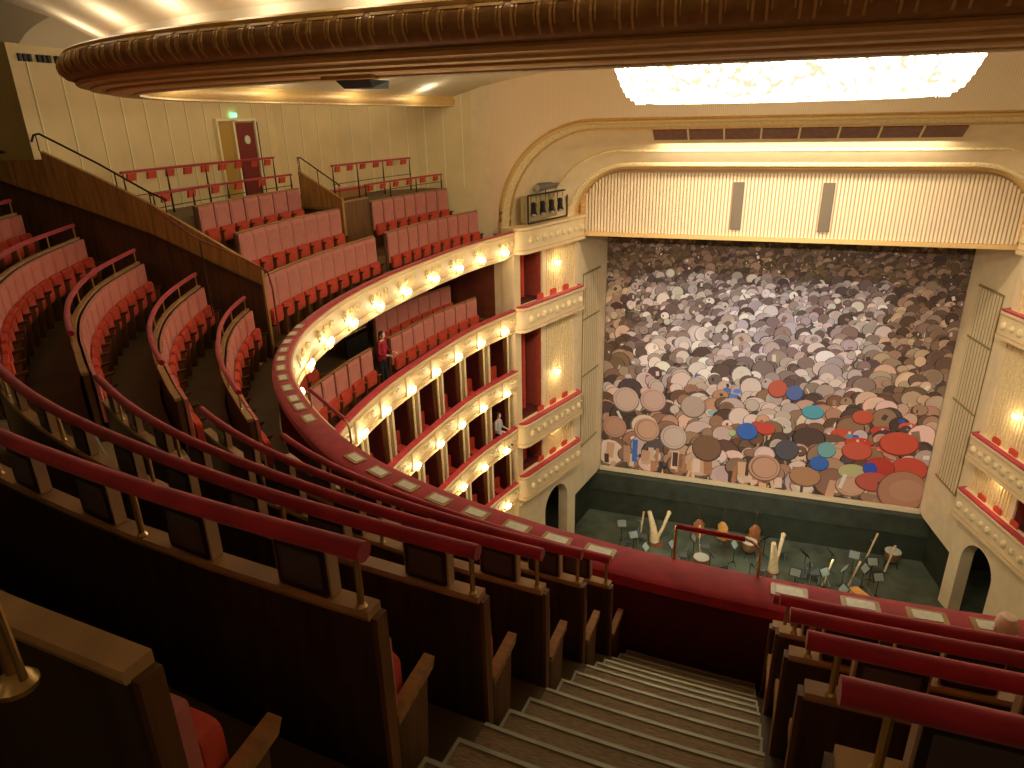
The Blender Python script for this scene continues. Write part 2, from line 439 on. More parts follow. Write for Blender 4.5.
# screens standing on the caps
def new_screen(label, group):
    t = thing('surtitle_screen', label, 'screen', (0, 0, 0), 0, group)
    b = MB(); b.rbox(-.128, .128, -.020, .03, -.01, .215, .022, None, 'y'); b.build('housing', mat('screen_case', (.50, .33, .20), .3, spec=.7), t)
    b = MB(); b.rbox(-.118, .118, -.026, -.018, .0, .205, .018, None, 'y'); b.build('bezel', mat('screen_bezel', (.030, .018, .012), .4), t)
    b = MB(); b.rbox(-.095, .095, -.030, -.024, .03, .175, .008, None, 'y'); b.build('display', screenM, t)
    return t
SCR = None
def put_screens(i, slist, labf, zc=None):
    global SCR
    for k, s in enumerate(slist):
        loc = H(s, RD(i, s)-.02+(NBO[i] if s < 23.5 else 0), (zc or CAPZ(i))+.015); rz = HA(s); lab = labf(k)
        if SCR is None:
            SCR = new_screen(lab, 'surtitle screens on the seat row caps'); SCR.location = loc; SCR.rotation_euler = (0, 0, rz)
        else: dup(SCR, loc, rz, lab)
# near block, left of the stair
NB = {0: (20.2, 23.08, None), 1: (20.1, 23.05, None), 2: (18.9, 23.05, None), 3: (18.75, 23.05, None), 4: (18.95, 23.03, None), 5: (19.1, 23.03, None)}
NBO = {0: .0, 1: -.06, 2: -.05, 3: -.02, 4: .0, 5: -.02}
for i in range(0, 6):
    s0, s1, _ = NB[i]
    sc_start = s1-.30/(1+RD(i, s1)*.1)
    dsp = {1: .42, 2: .46, 3: .47, 4: .485, 5: .5}.get(i, .42)
    slist = [sc_start-dsp*k for k in range(int((s1-s0)/dsp)) if sc_start-dsp*k > s0+.1]
    posts = [s1-.03]+[slist[k]+dsp/2 for k in range(2, len(slist), 2)]
    backboard(i, s0, s1, 'dark wooden back of the %s row from the parapet, stair end facing the camera' % ROWN[i], rail=i > 0, posts=posts, dfn=lambda s, i=i: RD(i, s)+NBO[i])
    if i > 0:
        put_screens(i, slist, lambda k, i=i: 'small dark screen on %s row back from parapet, %s from the stair' % (ROWN[i], ORD[k]))
        place_chairs('nearL', s0, s1, lambda s, i=i: RD(i, s)+NBO[i]-.045, FLZ(i), lambda q, i=i: 'folded red chair, %s from the stair end in the %s row from parapet' % (ORD[q], ROWN[i]), 'chairs in the near seat block', side=1, from_end=True, limit=2, back_top=.97)
    else:
        place_chairs('nearL', s0, s1, lambda s, i=i: RD(i, s)+NBO[i]-.045, FLZ(i), lambda q, i=i: 'folded red chair, %s from the stair end behind bare wooden cap' % (ORD[q]), 'chairs in the near seat block', side=1, from_end=True, limit=2, back_top=.97)
# block on the other side of the stair
for i in range(1, 6):
    s0 = 24.24; s1 = 24.2+{1: 2.3, 2: 2.6, 3: 3.0, 4: 3.5, 5: 4.0}[i]
    dsp = .43+.015*i
    slist = [s0+.24+dsp*k for k in range(int((s1-s0)/dsp))]
    posts = [s0+.08]+[slist[k]+dsp/2 for k in range(1, len(slist), 2)]
    backboard(i, s0, s1, 'dark wooden back across the stair from the camera side block, %s row from parapet' % ROWN[i], r0=s0-.02, zr=RAILZ(i)-.005, posts=posts, endB=False)
    put_screens(i, slist, lambda k, i=i: 'small screen across the stair, %s from it, on %s row back from parapet' % (ORD[k], ROWN[i]))
    place_chairs('nearR', s0, s1, lambda s, i=i: RD(i, s)-.045, FLZ(i), lambda q, i=i: 'folded red chair across the stair, %s from it, in %s row from parapet' % (ORD[q], ROWN[i]), 'chairs in the block across the stair', side=-1, limit=2, back_top=.97)
# side block between the partition and the side stair (seats face the camera)
SB = {5: (12.35, 17.9, 17.5), 4: (12.35, 17.95, 17.25), 3: (12.35, 17.9, 17.1), 2: (12.3, 17.9, 17.2), 1: (12.3, 17.9, 17.3), 0: (12.2, 17.9, 17.3)}
for i in range(5, 0, -1):
    s0, s1, sr = SB[i]
    backboard(i, s0, s1, 'wooden back with red rail in side block, %s row from the parapet' % ROWN[i], r0=s0+.02, r1=sr, posts=[s0+.05+.85*k for k in range(int((sr-s0)/.85)+1)])
    place_chairs('side', s0, s1, lambda s, i=i: RD(i, s)-.045, FLZ(i), lambda q, i=i: 'pink-backed chair, %s from the long partition, %s row from parapet, side block' % (ORD[q], ROWN[i]), 'pink-backed chairs of the side block', side=-1, am=mat('arm_dark_wood', (.07, .03, .012), .4))

# ------------------------------------------------------------------ partition 1 (long sloping wood wall)
def radial_wall(name, label, s, prof, th=.10, rail_pts=None, hand=None, strip=None):
    k = s; x0, y0, _ = H(s, 0); n = np.array(H(s, 1)[:2])-np.array([x0, y0]); tt = np.array([n[1], -n[0]])
    def W(d, z, o=0): return (x0+n[0]*d-tt[0]*o, y0+n[1]*d-tt[1]*o, z)
    t = thing(name, label, 'partition', (0, 0, 0))
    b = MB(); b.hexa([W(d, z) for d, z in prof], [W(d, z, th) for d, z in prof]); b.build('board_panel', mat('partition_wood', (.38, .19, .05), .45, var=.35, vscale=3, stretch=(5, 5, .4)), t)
    if strip:
        b = MB()
        for a, c in zip(strip, strip[1:]): b.tube([W(a[0], a[1], th+.03), W(c[0], c[1], th+.03)], .028, 8)
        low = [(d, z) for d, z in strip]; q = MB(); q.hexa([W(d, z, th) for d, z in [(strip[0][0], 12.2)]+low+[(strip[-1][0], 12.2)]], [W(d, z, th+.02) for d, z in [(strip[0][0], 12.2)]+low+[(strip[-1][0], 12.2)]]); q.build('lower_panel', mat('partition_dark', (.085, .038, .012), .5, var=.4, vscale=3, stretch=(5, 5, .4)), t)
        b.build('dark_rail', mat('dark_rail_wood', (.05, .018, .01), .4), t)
    return t, W
topl = [(1.10, 14.20), (1.14, 14.22), (2.32, 14.97), (3.27, 15.57), (4.23, 16.08), (5.34, 16.62), (5.34, 16.46), (7.2, 16.46)]
t1, W1 = radial_wall('partition_wall', 'long sloping wooden partition running down from the back to the parapet', 12.0,
    [(1.10, 12.2)]+topl+[(7.2, 12.2)], strip=[(1.13, 13.84), (2.3, 14.42), (3.3, 14.92), (4.44, 15.36), (6.4, 16.07), (7.1, 16.2)])
h = thing('stair_handrail', 'thin dark handrail above the long sloping wooden partition', 'handrail')
b = MB(); b.tube([W1(5.5, 16.80, .05), W1(5.42, 16.93, .05), W1(5.3, 16.95, .05), W1(4.2, 16.36, .05), W1(3.27, 15.80, .05), W1(2.9, 15.62, .05)], .022, 8); b.build('bar', ironM, h, True)
for d in (5.38, 3.9, 3.25, 2.95):
    z = float(np.interp(d, [1.14, 2.32, 3.27, 4.23, 5.34], [14.2, 14.97, 15.57, 16.08, 16.62])); zt = float(np.interp(d, [2.9, 3.27, 4.2, 5.3], [15.62, 15.8, 16.36, 16.95]))
    b = MB(); b.tube([W1(d, z, .05), W1(d, zt, .05)], .013, 6); b.build('post', ironM, h)
h = thing('stair_handrail', 'thin curved handrail beside the dark steps behind the long partition', 'handrail')
b = MB(); b.tube([W1(2.6, 15.55, 1.0), W1(2.0, 15.0, .9), W1(1.2, 14.55, .7), W1(.75, 14.25, .6), W1(.7, 13.9, .6), W1(.7, 12.9, .6)], .02, 8, ); b.build('bar', mat('red_rail', (.22, .05, .03), .4), h, True)
b = MB(); b.tube([W1(1.9, 14.9, .9), W1(1.9, 13.4, .9)], .014, 6); b.build('post', ironM, h)

# ------------------------------------------------------------------ upper side sections (beyond the partition)
zT = {0: (1.40, 13.90, 12.45), 1: (2.45, 14.68, 13.25), 2: (3.62, 15.25, 13.95)}
def side_row(k, s0, s1, where, key, cnt_from):
    d, zt, zf = zT[k]
    t = thing('row_backboard', 'tall pink cloth-faced seat back %s' % where, 'seat row back', (0, 0, 0), 0, 'tall backs of the upper side rows')
    b = MB(); sweep(b, s0, s1, lambda s: d, rect(-.02, .03, zf, zt), woodM, .4); b.build('back_panel', woodM, t)
    b = MB(); sweep(b, s0, s1, lambda s: d, rect(-.035, .035, zt, zt+.025), woodL, .4); b.build('cap', woodL, t)
    place_chairs(key, s0+.02, s1-.02, lambda s: d-.0, zf-.0, lambda q: 'pink chair %s, %s from %s' % (where, ORD[q], cnt_from), 'chairs of the upper side rows', side=-1, pitch=.56, back_top=zt-zf-.01, bm=pink2, w=.287, st=.74, am=mat('arm_dark_wood', (.07, .03, .012), .4))
side_row(0, 6.35, 12.05-.35, 'front row beyond the long partition', 'tall', 'the short partition')
side_row(1, 6.45, 10.7, 'second row beyond the long partition', 'tall2', 'the short partition')
side_row(2, 6.65, 10.4, 'third row beyond the long partition', 'tall3', 'the short partition')
side_row(0, .5, 5.75, 'front row next to the stage arch', 'tall', 'the arch end')
side_row(1, .9, 4.85, 'second row next to the stage arch', 'tall2', 'the arch end')
# terrace floors beyond the partition
b = MB()
lev = [(.2, 12.45), (1.42, 12.45), (1.42, 13.25), (2.47, 13.25), (2.47, 13.95), (3.66, 13.95), (3.66, 15.05), (7.5, 15.05)]
b.loft([[H(s, d, z) for d, z in lev] for s in span(6.8, 12.0, .4)], floorM)
lev2 = [(.2, 12.45), (1.42, 12.45), (1.42, 13.25), (2.47, 13.25), (2.47, 14.70), (7.0, 14.70)]
b.loft([[H(s, d, z) for d, z in lev2] for s in span(.95, 6.75, .4)], floorM)
b.loft([[H(s, .2, 12.45), H(s, 1.42, 12.45)] for s in (0, .95)], floorM)
uf = b.build('floor', floorM, recalc=False); struct(uf, 'stepped floor of the upper side rows beyond the partition', 'floor')
# aisle steps between the two upper blocks
aisle = thing('aisle_staircase', 'dark steps between the two pink seat blocks near the stage arch', 'stairs')
for k in range(6):
    b = MB(); z = 12.6+.17*k
    b.loft([[H(s, 1.0+.25*k, z-.17), H(s, 1.0+.25*k, z), H(s, 1.3+.25*k, z), H(s, 1.3+.25*k, z-.17)] for s in (5.8, 6.0, 6.3)], stepR, closed=True, cap=True)
    st = b.build('step', stepR, aisle); nb = MB(); nb.loft([[H(s, .99+.25*k, z-.02), H(s, .99+.25*k, z+.006), H(s, 1.03+.25*k, z+.006), H(s, 1.03+.25*k, z-.02)] for s in (5.8, 6.3)], noseM, closed=True, cap=True); nb.build('nosing', noseM, st)
# partition 2 and the wooden box front beside it
t2, W2 = radial_wall('partition_wall', 'short sloping wooden partition in front of the standing platform', 6.3, [(2.32, 12.5), (2.32, 14.94), (3.75, 15.72), (3.75, 12.5)])
b = MB(); sweep(b, 4.95, 6.28, lambda s: 2.42, rect(-.04, .04, 12.5, 14.82), woodM, .4); wf = b.build('front_board', woodM, t2)
b = MB(); sweep(b, 4.95, 6.28, lambda s: 2.42, rect(-.05, .05, 14.82, 14.86), woodL, .4); b.build('board_cap', woodL, t2)
h = thing('stair_handrail', 'short dark handrail above the short sloping wooden partition', 'handrail')
b = MB(); b.tube([W2(3.75, 15.74, .05), W2(3.75, 16.1, .05), W2(3.65, 16.1, .05), W2(2.36, 15.32, .05)], .02, 8); b.build('bar', ironM, h, True)
for d in (3.7, 3.1, 2.4):
    b = MB(); b.tube([W2(d, float(np.interp(d, [2.32, 3.75], [14.94, 15.72])), .05), W2(d, float(np.interp(d, [2.36, 3.65], [15.32, 16.1])), .05)], .012, 6); b.build('post', ironM, h)
# standing-place rails with red pads
def stand_rail(s0, s1, d, zf, hgt, label, pads, s_red0=None):
    t = thing('standing_rail', label, 'railing', (0, 0, 0), 0, 'leaning rails of the standing places')
    b = MB(); sweep(b, s0, s1, lambda s: d, circ(.03, zf+hgt, 8), velvet, .3); b.build('top_bar', mat('rail_red', (.42, .05, .03), .6), t, True)
    b = MB(); sweep(b, s0, s1, lambda s: d, circ(.012, zf+hgt*.5, 6), ironM, .4); b.build('lower_bar', ironM, t)
    for k in range(pads):
        s = s0+(k+.5)*(s1-s0)/pads; b = MB()
        b.loft([[H(q, d+e[0], zf+hgt+e[1]) for e in ((-.02, -.04), (.03, -.04), (.06, -.20), (.01, -.20))] for q in (s-.11, s+.11)], seatR, closed=True, cap=True)
        b.build('screen_box', mat('pad_red', (.30, .03, .02), .6), t)
    n = max(2, int((s1-s0)/1.0)+1)
    for k in range(n):
        s = s0+.05+k*(s1-s0-.1)/(n-1); x, y, _ = H(s, d); b = MB(); b.tube([(x, y, zf), (x, y, zf+hgt*.55), (x, y, zf+hgt)], [.025, .022, .012], 6); b.build('post', ironM, t)
stand_rail(6.4, 11.2, 4.55, 15.05, 1.05, 'upper leaning rail with red pads in front of the maroon door', 9)
stand_rail(6.7, 11.4, 3.74, 15.05, .60, 'lower leaning rail with red pads behind the third pink row', 6)
stand_rail(1.7, 5.4, 3.3, 14.70, 1.10, 'leaning rail with red pads on the platform near the stage arch', 6)
stand_rail(1.0, 4.9, 2.52, 14.70, .50, 'low leaning rail just above the second pink row near arch', 6)
h = thing('platform_bench', 'low red-brown bench along the platform near the stage arch', 'bench')
b = MB(); sweep(b, 3.0, 6.6, lambda s: 4.1, rect(-.2, .2, 14.70, 14.92), woodL, .4); b.build('board', woodL, h)
b = MB(); sweep(b, 3.0, 6.6, lambda s: 4.1, rect(-.2, .2, 14.92, 14.98), velvet, .4); b.build('cushion', mat('bench_cloth', (.32, .07, .04), .7), h)

# ================================================================== SIDE WALL OF THE GALLERY
WL = [(-15.05, 10.75), (-15.2, 13), (-15.3, 19), (-14.6, 21.6), (-12.9, 23.8), (-10.98, 24.42)]
def wallstrip(name, P, z0, z1, m, th=.15, label=None):
    b = MB()
    rings = [[(x, y, z0), (x, y, z1)] for x, y in P]; b.loft(rings, m)
    o = b.build(name, m, recalc=False); struct(o, label, 'wall'); return o
wallstrip('wall_left', WL, 12.0, 18.62, gallwall, label='cream gallery side wall with pale vertical battens')
bt = thing('wall_battens', 'thin pale vertical battens lining the cream gallery side wall', 'wall trim'); bt['kind'] = 'structure'
b = MB(); acc = 0
for (x0, y0), (x1, y1) in zip(WL, WL[1:]):
    L = math.hypot(x1-x0, y1-y0); n = max(1, int(L/.62)); nx, ny = (y1-y0)/L, -(x1-x0)/L
    for k in range(n):
        f = (k+.5)/n; x = x0+(x1-x0)*f; y = y0+(y1-y0)*f; ux, uy = (x1-x0)/L*.018, (y1-y0)/L*.018
        b.hexa([(x-ux, y-uy, 14.7), (x+ux, y+uy, 14.7), (x+ux+nx*.02, y+uy+ny*.02, 14.7), (x-ux+nx*.02, y-uy+ny*.02, 14.7)],
               [(x-ux, y-uy, 18.4), (x+ux, y+uy, 18.4), (x+ux+nx*.02, y+uy+ny*.02, 18.4), (x-ux+nx*.02, y-uy+ny*.02, 18.4)])
b.build('batten_strip', battenM, bt)
wallstrip('wall_left', [(-10.98, 24.42), (-10.30, 24.5)], 12.2, 18.62, cream, label='narrow plain wall panel between side wall and stage arch')
wallstrip('wall_left', [(-20.0, 3.0), (-20.0, 9.3), (-15.05, 10.75)], 12.2, 18.62, mat('shaded_cream_olive', (.42, .31, .10), .5, var=.2, vscale=1.5, stretch=(1, 1, .2)), label='cream end wall at the rear of gallery, shade painted dark olive')  # cream wall lying in shade, its darkness painted in as olive
b = MB(); b.tube([(-16.9, 10.1, 16.62), (-15.5, 10.5, 16.62)], .03, 8); o = b.build('wall_handrail', ironM); tag(o, 'short dark bar on the shade-tinted end wall', 'handrail')
# outer wall further back and across (closing the room)
OW = [(-20.0, 3.0), (-15.5, -3.5), (-9, -5.0), (0, -6), (9, -5.0), (15.5, -1.5), (16.9, 4.5), (15.05, 10.6), (15.3, 19), (12.9, 23.8), (10.3, 24.5)]
wallstrip('wall_back', OW, 12.0, 18.9, gallwall, label='cream rear and far wall closing the gallery')
# vents
b = MB()
for g in range(3):
    v = thing('wall_vent', 'black three-slot vent high on cream wall, %s from the shade-tinted end wall' % ORD[g], 'vent', (0, 0, 0), 0, 'black slot vents high on the side wall')
    for k in range(3):
        b = MB(); y = 10.95+g*.42+k*.11; b.box(-15.12, -15.02, y, y+.06, 18.30, 18.44); b.build('slot', blackM, v)
# door with frame
def WX(y): return float(np.interp(y, [10.75, 13, 19], [-15.05, -15.2, -15.3]))
d = bpy.data.objects.new('door_1', None); COL.objects.link(d); struct(d, 'maroon gallery door with round window in cream side wall', 'door')
x = WX(17)+.03
b = MB(); b.box(x, x+.05, 17.05, 17.85, 15.05, 17.08); b.build('door_leaf', mat('door_red', (.20, .012, .012), .4), d)
b = MB(); b.lathe([(.0, 0), (.12, 0), (.12, .02), (.001, .02)], (0, 0, 0), 16); w = b.build('round_window', glassM, d); w.rotation_euler = (0, PI/2, 0); w.location = (x+.05, 17.5, 16.62)
b = MB(); b.box(x-.02, x+.02, 16.38, 16.98, 15.05, 17.13); b.build('open_leaf', mat('ochre_leaf', (.52, .33, .06), .5), d)
for y in (16.33, 17.0, 17.92):
    b = MB(); b.box(x-.02, x+.09, y-.04, y+.03, 15.05, 17.16); b.build('door_frame', battenM, d)
b = MB(); b.box(x-.02, x+.09, 16.3, 17.95, 17.13, 17.2); b.build('door_lintel', battenM, d)
b = MB(); b.box(x, x+.06, 17.98, 18.04, 15.05, 17.1); b.build('door_edge', ironM, d)
s = thing('exit_sign', 'small glowing green exit sign above the maroon door', 'sign'); b = MB(); b.box(x, x+.06, 17.0, 17.2, 17.24, 17.34); b.build('lamp', exitM, s)

# ================================================================== CEILING RING
CX, CY, RA, RB, RN = 0., 18.0, 11.9, 11.0, 3.95
def ring_pt(th, off=0., z=0.):
    def base(t):
        c, s = math.cos(t), math.sin(t)
        return np.array([CX+RA*math.copysign(abs(c)**(2/RN), c), CY+RB*math.copysign(abs(s)**(2/RN), s)])
    return base(th), None
_th = np.linspace(0, 2*PI, 1441)[:-1]
_rp = np.array([ring_pt(t)[0] for t in _th])
_l = np.r_[0, np.cumsum(np.linalg.norm(np.diff(np.vstack([_rp, _rp[:1]]), axis=0), axis=1))]
RLEN = _l[-1]; _rc = np.vstack([_rp, _rp[:1]])
def RP(l, off=0., z=0.):
    l = l % RLEN
    p = np.array([np.interp(l, _l, _rc[:, 0]), np.interp(l, _l, _rc[:, 1])])
    a, c = (l-.15) % RLEN, (l+.15) % RLEN
    pa = np.array([np.interp(a, _l, _rc[:, 0]), np.interp(a, _l, _rc[:, 1])]); pc = np.array([np.interp(c, _l, _rc[:, 0]), np.interp(c, _l, _rc[:, 1])])
    tt = (pc-pa)/np.linalg.norm(pc-pa); n = np.array([tt[1], -tt[0]])
    q = p+n*off; return (float(q[0]), float(q[1]), float(z))
# the beam runs from where it meets the stage wall (y=24.5) on one side, round the back, to the other
ls = [l for l in np.linspace(0, RLEN, 721)[:-1]]
inside = [l for l in ls if RP(l)[1] < 24.45]
lo = max([l for l in ls if RP(l)[1] >= 24.45]); hi = min([l for l in ls if RP(l)[1] >= 24.45])
def rrange(n): return [lo+((hi-lo) % RLEN)*k/(n-1) for k in range(n)]
ringT = thing('ceiling_ring_beam', 'big curved gold and brown ring beam hanging under the ceiling', 'ceiling beam')
Rs = rrange(220)
def rsweep(name, prof, m, closed=True, n=Rs, smooth=True):
    b = MB(); b.loft([[RP(l, o, z) for o, z in prof] for l in n], m, closed=closed, cap=closed); return b.build(name, m, ringT, smooth)
rsweep('soffit', [(0, 17.50), (.0, 17.62), (.72, 17.68), (.72, 17.60), (.62, 17.575), (.5, 17.56), (.36, 17.53), (.12, 17.50)], mat('soffit_gold', (.86, .54, .24), .45, .15, var=.12, vscale=4))
rsweep('inner_gold_roll', [(-.02, 17.53), (-.06, 17.60), (-.05, 17.70), (.0, 17.80), (.12, 17.84), (.12, 17.6)], goldL)
rsweep('lip', [(-.02, 17.485), (.02, 17.47), (.07, 17.485), (.07, 17.51), (-.02, 17.51)], creamR)
rsweep('fluted_band', [(.50, 17.66), (.78, 17.66), (.89, 17.70), (.95, 17.77), (.965, 17.84), (.94, 17.92), (.86, 17.98), (.74, 18.0), (.50, 17.98)], goldD)
rsweep('soffit_bead', [(.34, 17.515), (.38, 17.50), (.42, 17.515), (.42, 17.56), (.34, 17.55)], goldL)
rsweep('soffit_step', [(.50, 17.55), (.56, 17.535), (.62, 17.55), (.62, 17.60), (.50, 17.60)], goldL)
rsweep('bead', [(.70, 17.60), (.76, 17.595), (.79, 17.63), (.76, 17.665), (.70, 17.66)], goldL)
rsweep('top_rim', [(.80, 17.97), (.86, 17.975), (.87, 18.01), (.82, 18.035), (.76, 18.02)], goldL)
b = MB(); RL = (hi-lo) % RLEN; npan = int(RL/.33)
for k in range(npan):
    l0 = lo+RL*(k+.5)/npan
    if RP(l0)[1] > 17: continue
    for dl, wd in ((-.115, .010), (.115, .010), (-.08, .006), (.08, .006)):
        pr = [(.87, 17.70), (.935, 17.77), (.95, 17.84), (.925, 17.915), (.85, 17.97)] if abs(dl) > .1 else [(.925, 17.77), (.95, 17.84), (.925, 17.915), (.87, 17.955)]
        vs = []
        for o, z in pr:
            vs.append([RP(l0+dl-wd, o, z), RP(l0+dl-wd, o+.03, z), RP(l0+dl+wd, o+.03, z), RP(l0+dl+wd, o, z)])
        b.loft(vs, goldL, closed=True, cap=True)
    vs = [[RP(l0+q, .86, 17.935), RP(l0+q, .93, 17.94), RP(l0+q, .91, 17.965), RP(l0+q, .86, 17.97)] for q in (-.13, .13)]
    b.loft(vs, goldL, closed=True, cap=True)
b.build('panel_ribs', gold, ringT)
# small dark projector hatch hanging under the ring
hp = thing('ceiling_projector', 'small black projector on a wood bracket under the ring beam', 'projector', (0, 0, 0))
px, py, _ = RP(lo+RL*.5)
lb = [l for l in Rs if abs(RP(l)[0]+4.95) < .3 and RP(l)[1] < 12][0]
q = Vector(RP(lb, .12, 17.52))
b = MB(); b.box(q.x-.30, q.x+.30, q.y-.12, q.y+.12, q.z-.05, q.z-.01); b.build('bracket', gold, hp)
b = MB(); b.hexa([(q.x-.16, q.y+.1, q.z-.13), (q.x+.18, q.y+.1, q.z-.13), (q.x+.22, q.y+.4, q.z-.13), (q.x-.12, q.y+.4, q.z-.13)], [(q.x-.2, q.y+.0, q.z-.05), (q.x+.22, q.y+.0, q.z-.05), (q.x+.22, q.y+.42, q.z-.05), (q.x-.2, q.y+.42, q.z-.05)]); b.build('housing', blackM, hp)

# outer ceiling shell (gallery side) and inner ceiling
def wall_hit(c, dirv):
    loop = WL[::-1]+[(-20.0, 9.3)]+OW[:-4]+[(15.05, 10.6), (15.3, 19), (14.6, 21.6), (12.9, 23.8), (10.98, 24.42)]
    best = None
    for (x0, y0), (x1, y1) in zip(loop, loop[1:]):
        ex, ey = x1-x0, y1-y0; den = dirv[0]*ey-dirv[1]*ex
        if abs(den) < 1e-9: continue
        t = ((x0-c[0])*ey-(y0-c[1])*ex)/den; u = ((x0-c[0])*dirv[1]-(y0-c[1])*dirv[0])/den
        if t > 0 and -1e-6 <= u <= 1+1e-6 and (best is None or t > best): best = t
    return best
b = MB(); rings = []; LED = []
for k in range(161):
    l = lo+RL*k/160
    p = np.array(RP(l, .30)[:2]); dv = p-np.array([0, 15.]); dv /= np.linalg.norm(dv)
    t = wall_hit(p, dv)
    if t is None: t = .3
    t = max(t, .12)
    row = []
    for j in range(17):
        u = j/16; q = p+dv*t*u
        bulge = (min(t, 7)/7)**.6*1.15
        z = 18.22*(1-u)+18.60*u+bulge*math.sin(PI*min(1, u*1.0))**.75
        if j == 0: row.append((q[0], q[1], 17.97))
        row.append((q[0], q[1], z))
    rings.append(row)
b.loft(rings, ceilM); o = b.build('ceiling', ceilM, recalc=False, smooth=True); struct(o, 'pale curved ceiling vault above the gallery outside the ring', 'ceiling')
b = MB(); rings = []
for k in range(121):
    l = RLEN*k/120; p = np.array(RP(l, .05)[:2]); c0 = np.array([0, 17.])
    row = []
    for j in range(15):
        u = j/14; q = p+(c0-p)*u
        z = 17.78+1.0*math.sin(PI/2*min(1, u/.55))**.7 if u < .55 else 18.78+.0*u
        row.append((q[0], q[1], z))
    rings.append(row)
b.loft(rings, ceilM); o = b.build('ceiling', ceilM, recalc=False, smooth=True); struct(o, 'white lit ceiling inside the ring around the chandelier', 'ceiling')

# ------------------------------------------------------------------ chandelier
ch = thing('crystal_chandelier', 'wide glowing crystal bowl chandelier recessed in the ceiling', 'chandelier', (-.76, 15.8, 17.24))
b = MB(); prof = [(.02, .02), (1.6, .02), (2.5, .03), (2.9, .07), (3.10, .22), (3.22, .42), (3.34, .70), (3.44, 1.0), (3.50, 1.5)]
b.lathe(prof, (0, 0, 0), 64, crystalM, 1.0, .85)
m = crystalM; nt = m.node_tree; bs = nt.nodes['Principled BSDF']
tc = nt.nodes.new('ShaderNodeTexCoord'); vo = nt.nodes.new('ShaderNodeTexVoronoi'); vo.inputs['Scale'].default_value = 8
rp = nt.nodes.new('ShaderNodeMapRange'); rp.inputs['From Min'].default_value = .0; rp.inputs['From Max'].default_value = .7; rp.inputs['To Min'].default_value = 19; rp.inputs['To Max'].default_value = .7
nt.links.new(tc.outputs['Object'], vo.inputs['Vector']); nt.links.new(vo.outputs['Distance'], rp.inputs['Value']); nt.links.new(rp.outputs[0], bs.inputs['Emission Strength'])
b.build('crystal_bowl', crystalM, ch, True, recalc=True)
b = MB(); rnd = random.Random(3)
for (r, z), (r2, z2) in zip(prof[3:], prof[4:]):
    for q in range(2):
        f = q/2; rr = r+(r2-r)*f-.012; zz = z+(z2-z)*f; n = 110
        for k in range(n):
            a = 2*PI*(k+.5*(q % 2))/n; x, y = rr*math.cos(a), rr*.85*math.sin(a)
            if y > .6: continue
            b.lathe([(.001, -.05), (.018, -.02), (.001, .02)], (x, y, zz), 4)
o = b.build('crystal_drops', mat('crystal_drop', (.95, .95, .9), .05, emis=(1, .93, .7), es=2.2), ch, recalc=False); o['kind'] = 'stuff'
b = MB(); b.lathe([(3.50, 1.05), (3.62, 1.05), (3.62, 1.60), (3.50, 1.60)], (0, 0, 0), 64, goldL, 1, .85); b.build('gold_rim', goldL, ch, True)

# ================================================================== STAGE ARCH
def arch(hw, ztop, r, zbot, y, n=14, hx=None):
    """open polyline from left foot over the crown to right foot"""
    P = [(-hw, y, zbot), (-hw, y, (zbot+ztop-r)/2)]
    for k in range(n+1):
        a = PI-PI/2*k/n; P.append((-hw+r+r*math.cos(a), y, ztop-r+r*math.sin(a)))
    for k in range(1, 8): P.append((-hw+r+(2*hw-2*r)*k/8, y, ztop))
    for k in range(n+1):
        a = PI/2-PI/2*k/n; P.append((hw-r+r*math.cos(a), y, ztop-r+r*math.sin(a)))
    P += [(hw, y, (zbot+ztop-r)/2), (hw, y, zbot)]
    return P
A1 = arch(9.95, 16.85, 3.4, 13.0, 24.5)
b = MB(); out = []
for (x, y, z) in A1:
    f = abs(x)/9.95
    if abs(x) >= 9.94: out.append((math.copysign(10.45, x), y, z if z < 13.4 else 15.2))
    elif z < 16.84: out.append((math.copysign(min(10.45, abs(x)*1.08+.05), x), y, 18.95))
    else: out.append((x, y, 18.95))
b.loft([A1, out], rib_wall); o = b.build('wall_stage', rib_wall, recalc=False); struct(o, 'warm ribbed wall around the stage arch', 'wall')
A1b = arch(9.86, 16.77, 3.36, 13.0, 24.62); A1c = arch(9.72, 16.64, 3.26, 13.0, 24.85)
A2 = arch(8.22, 15.34, 2.5, 12.4, 27.3); A2m = arch(8.05, 15.20, 2.2, 12.4, 27.9); A2b = arch(7.92, 15.05, 1.9, 12.4, 28.35)
st = thing('stage_arch', 'wide rounded stage arch of cream vaulting and gold mouldings', 'arch')
b = MB(); mid = [[tuple(np.array(p)*(1-f)+np.array(q)*f) for p, q in zip(A1c, A2)] for f in (0, .33, .66, 1)]
for r_, f in ((mid[1], .12), (mid[2], .12)):
    for k, p in enumerate(r_): r_[k] = (p[0]*(1+.012), p[1], p[2]+f)
b.loft(mid, cream); b.build('vault', cream, st, True, recalc=False)
def archtube(P, r, nm, m, dy=0.):
    b = MB(); b.tube([(x, y+dy, z) for x, y, z in P], r, 8); b.build(nm, m, st, True)
b = MB(); b.loft([A1, A1b, A1c], creamR); b.build('outer_cove', creamR, st, True, recalc=False)
archtube(A1, .06, 'outer_gold_roll', goldL, -.03); archtube(A1c, .045, 'inner_edge_roll', gold, -.02)
archtube(arch(10.02, 16.95, 3.5, 13.0, 24.5), .035, 'outer_gold_bead', gold, -.03)
b = MB(); b.loft([A2, A2m], cream); b.build('inner_cream_band', cream, st, True, recalc=False)
b = MB(); b.loft([A2m, A2b], goldL); b.build('inner_gold_band', goldL, st, True, recalc=False)
archtube(A2, .10, 'inner_cream_roll', creamR); archtube(A2m, .05, 'inner_gold_roll', goldL); archtube(arch(8.75, 15.85, 2.8, 12.9, 26.5), .045, 'middle_cream_roll', creamR)
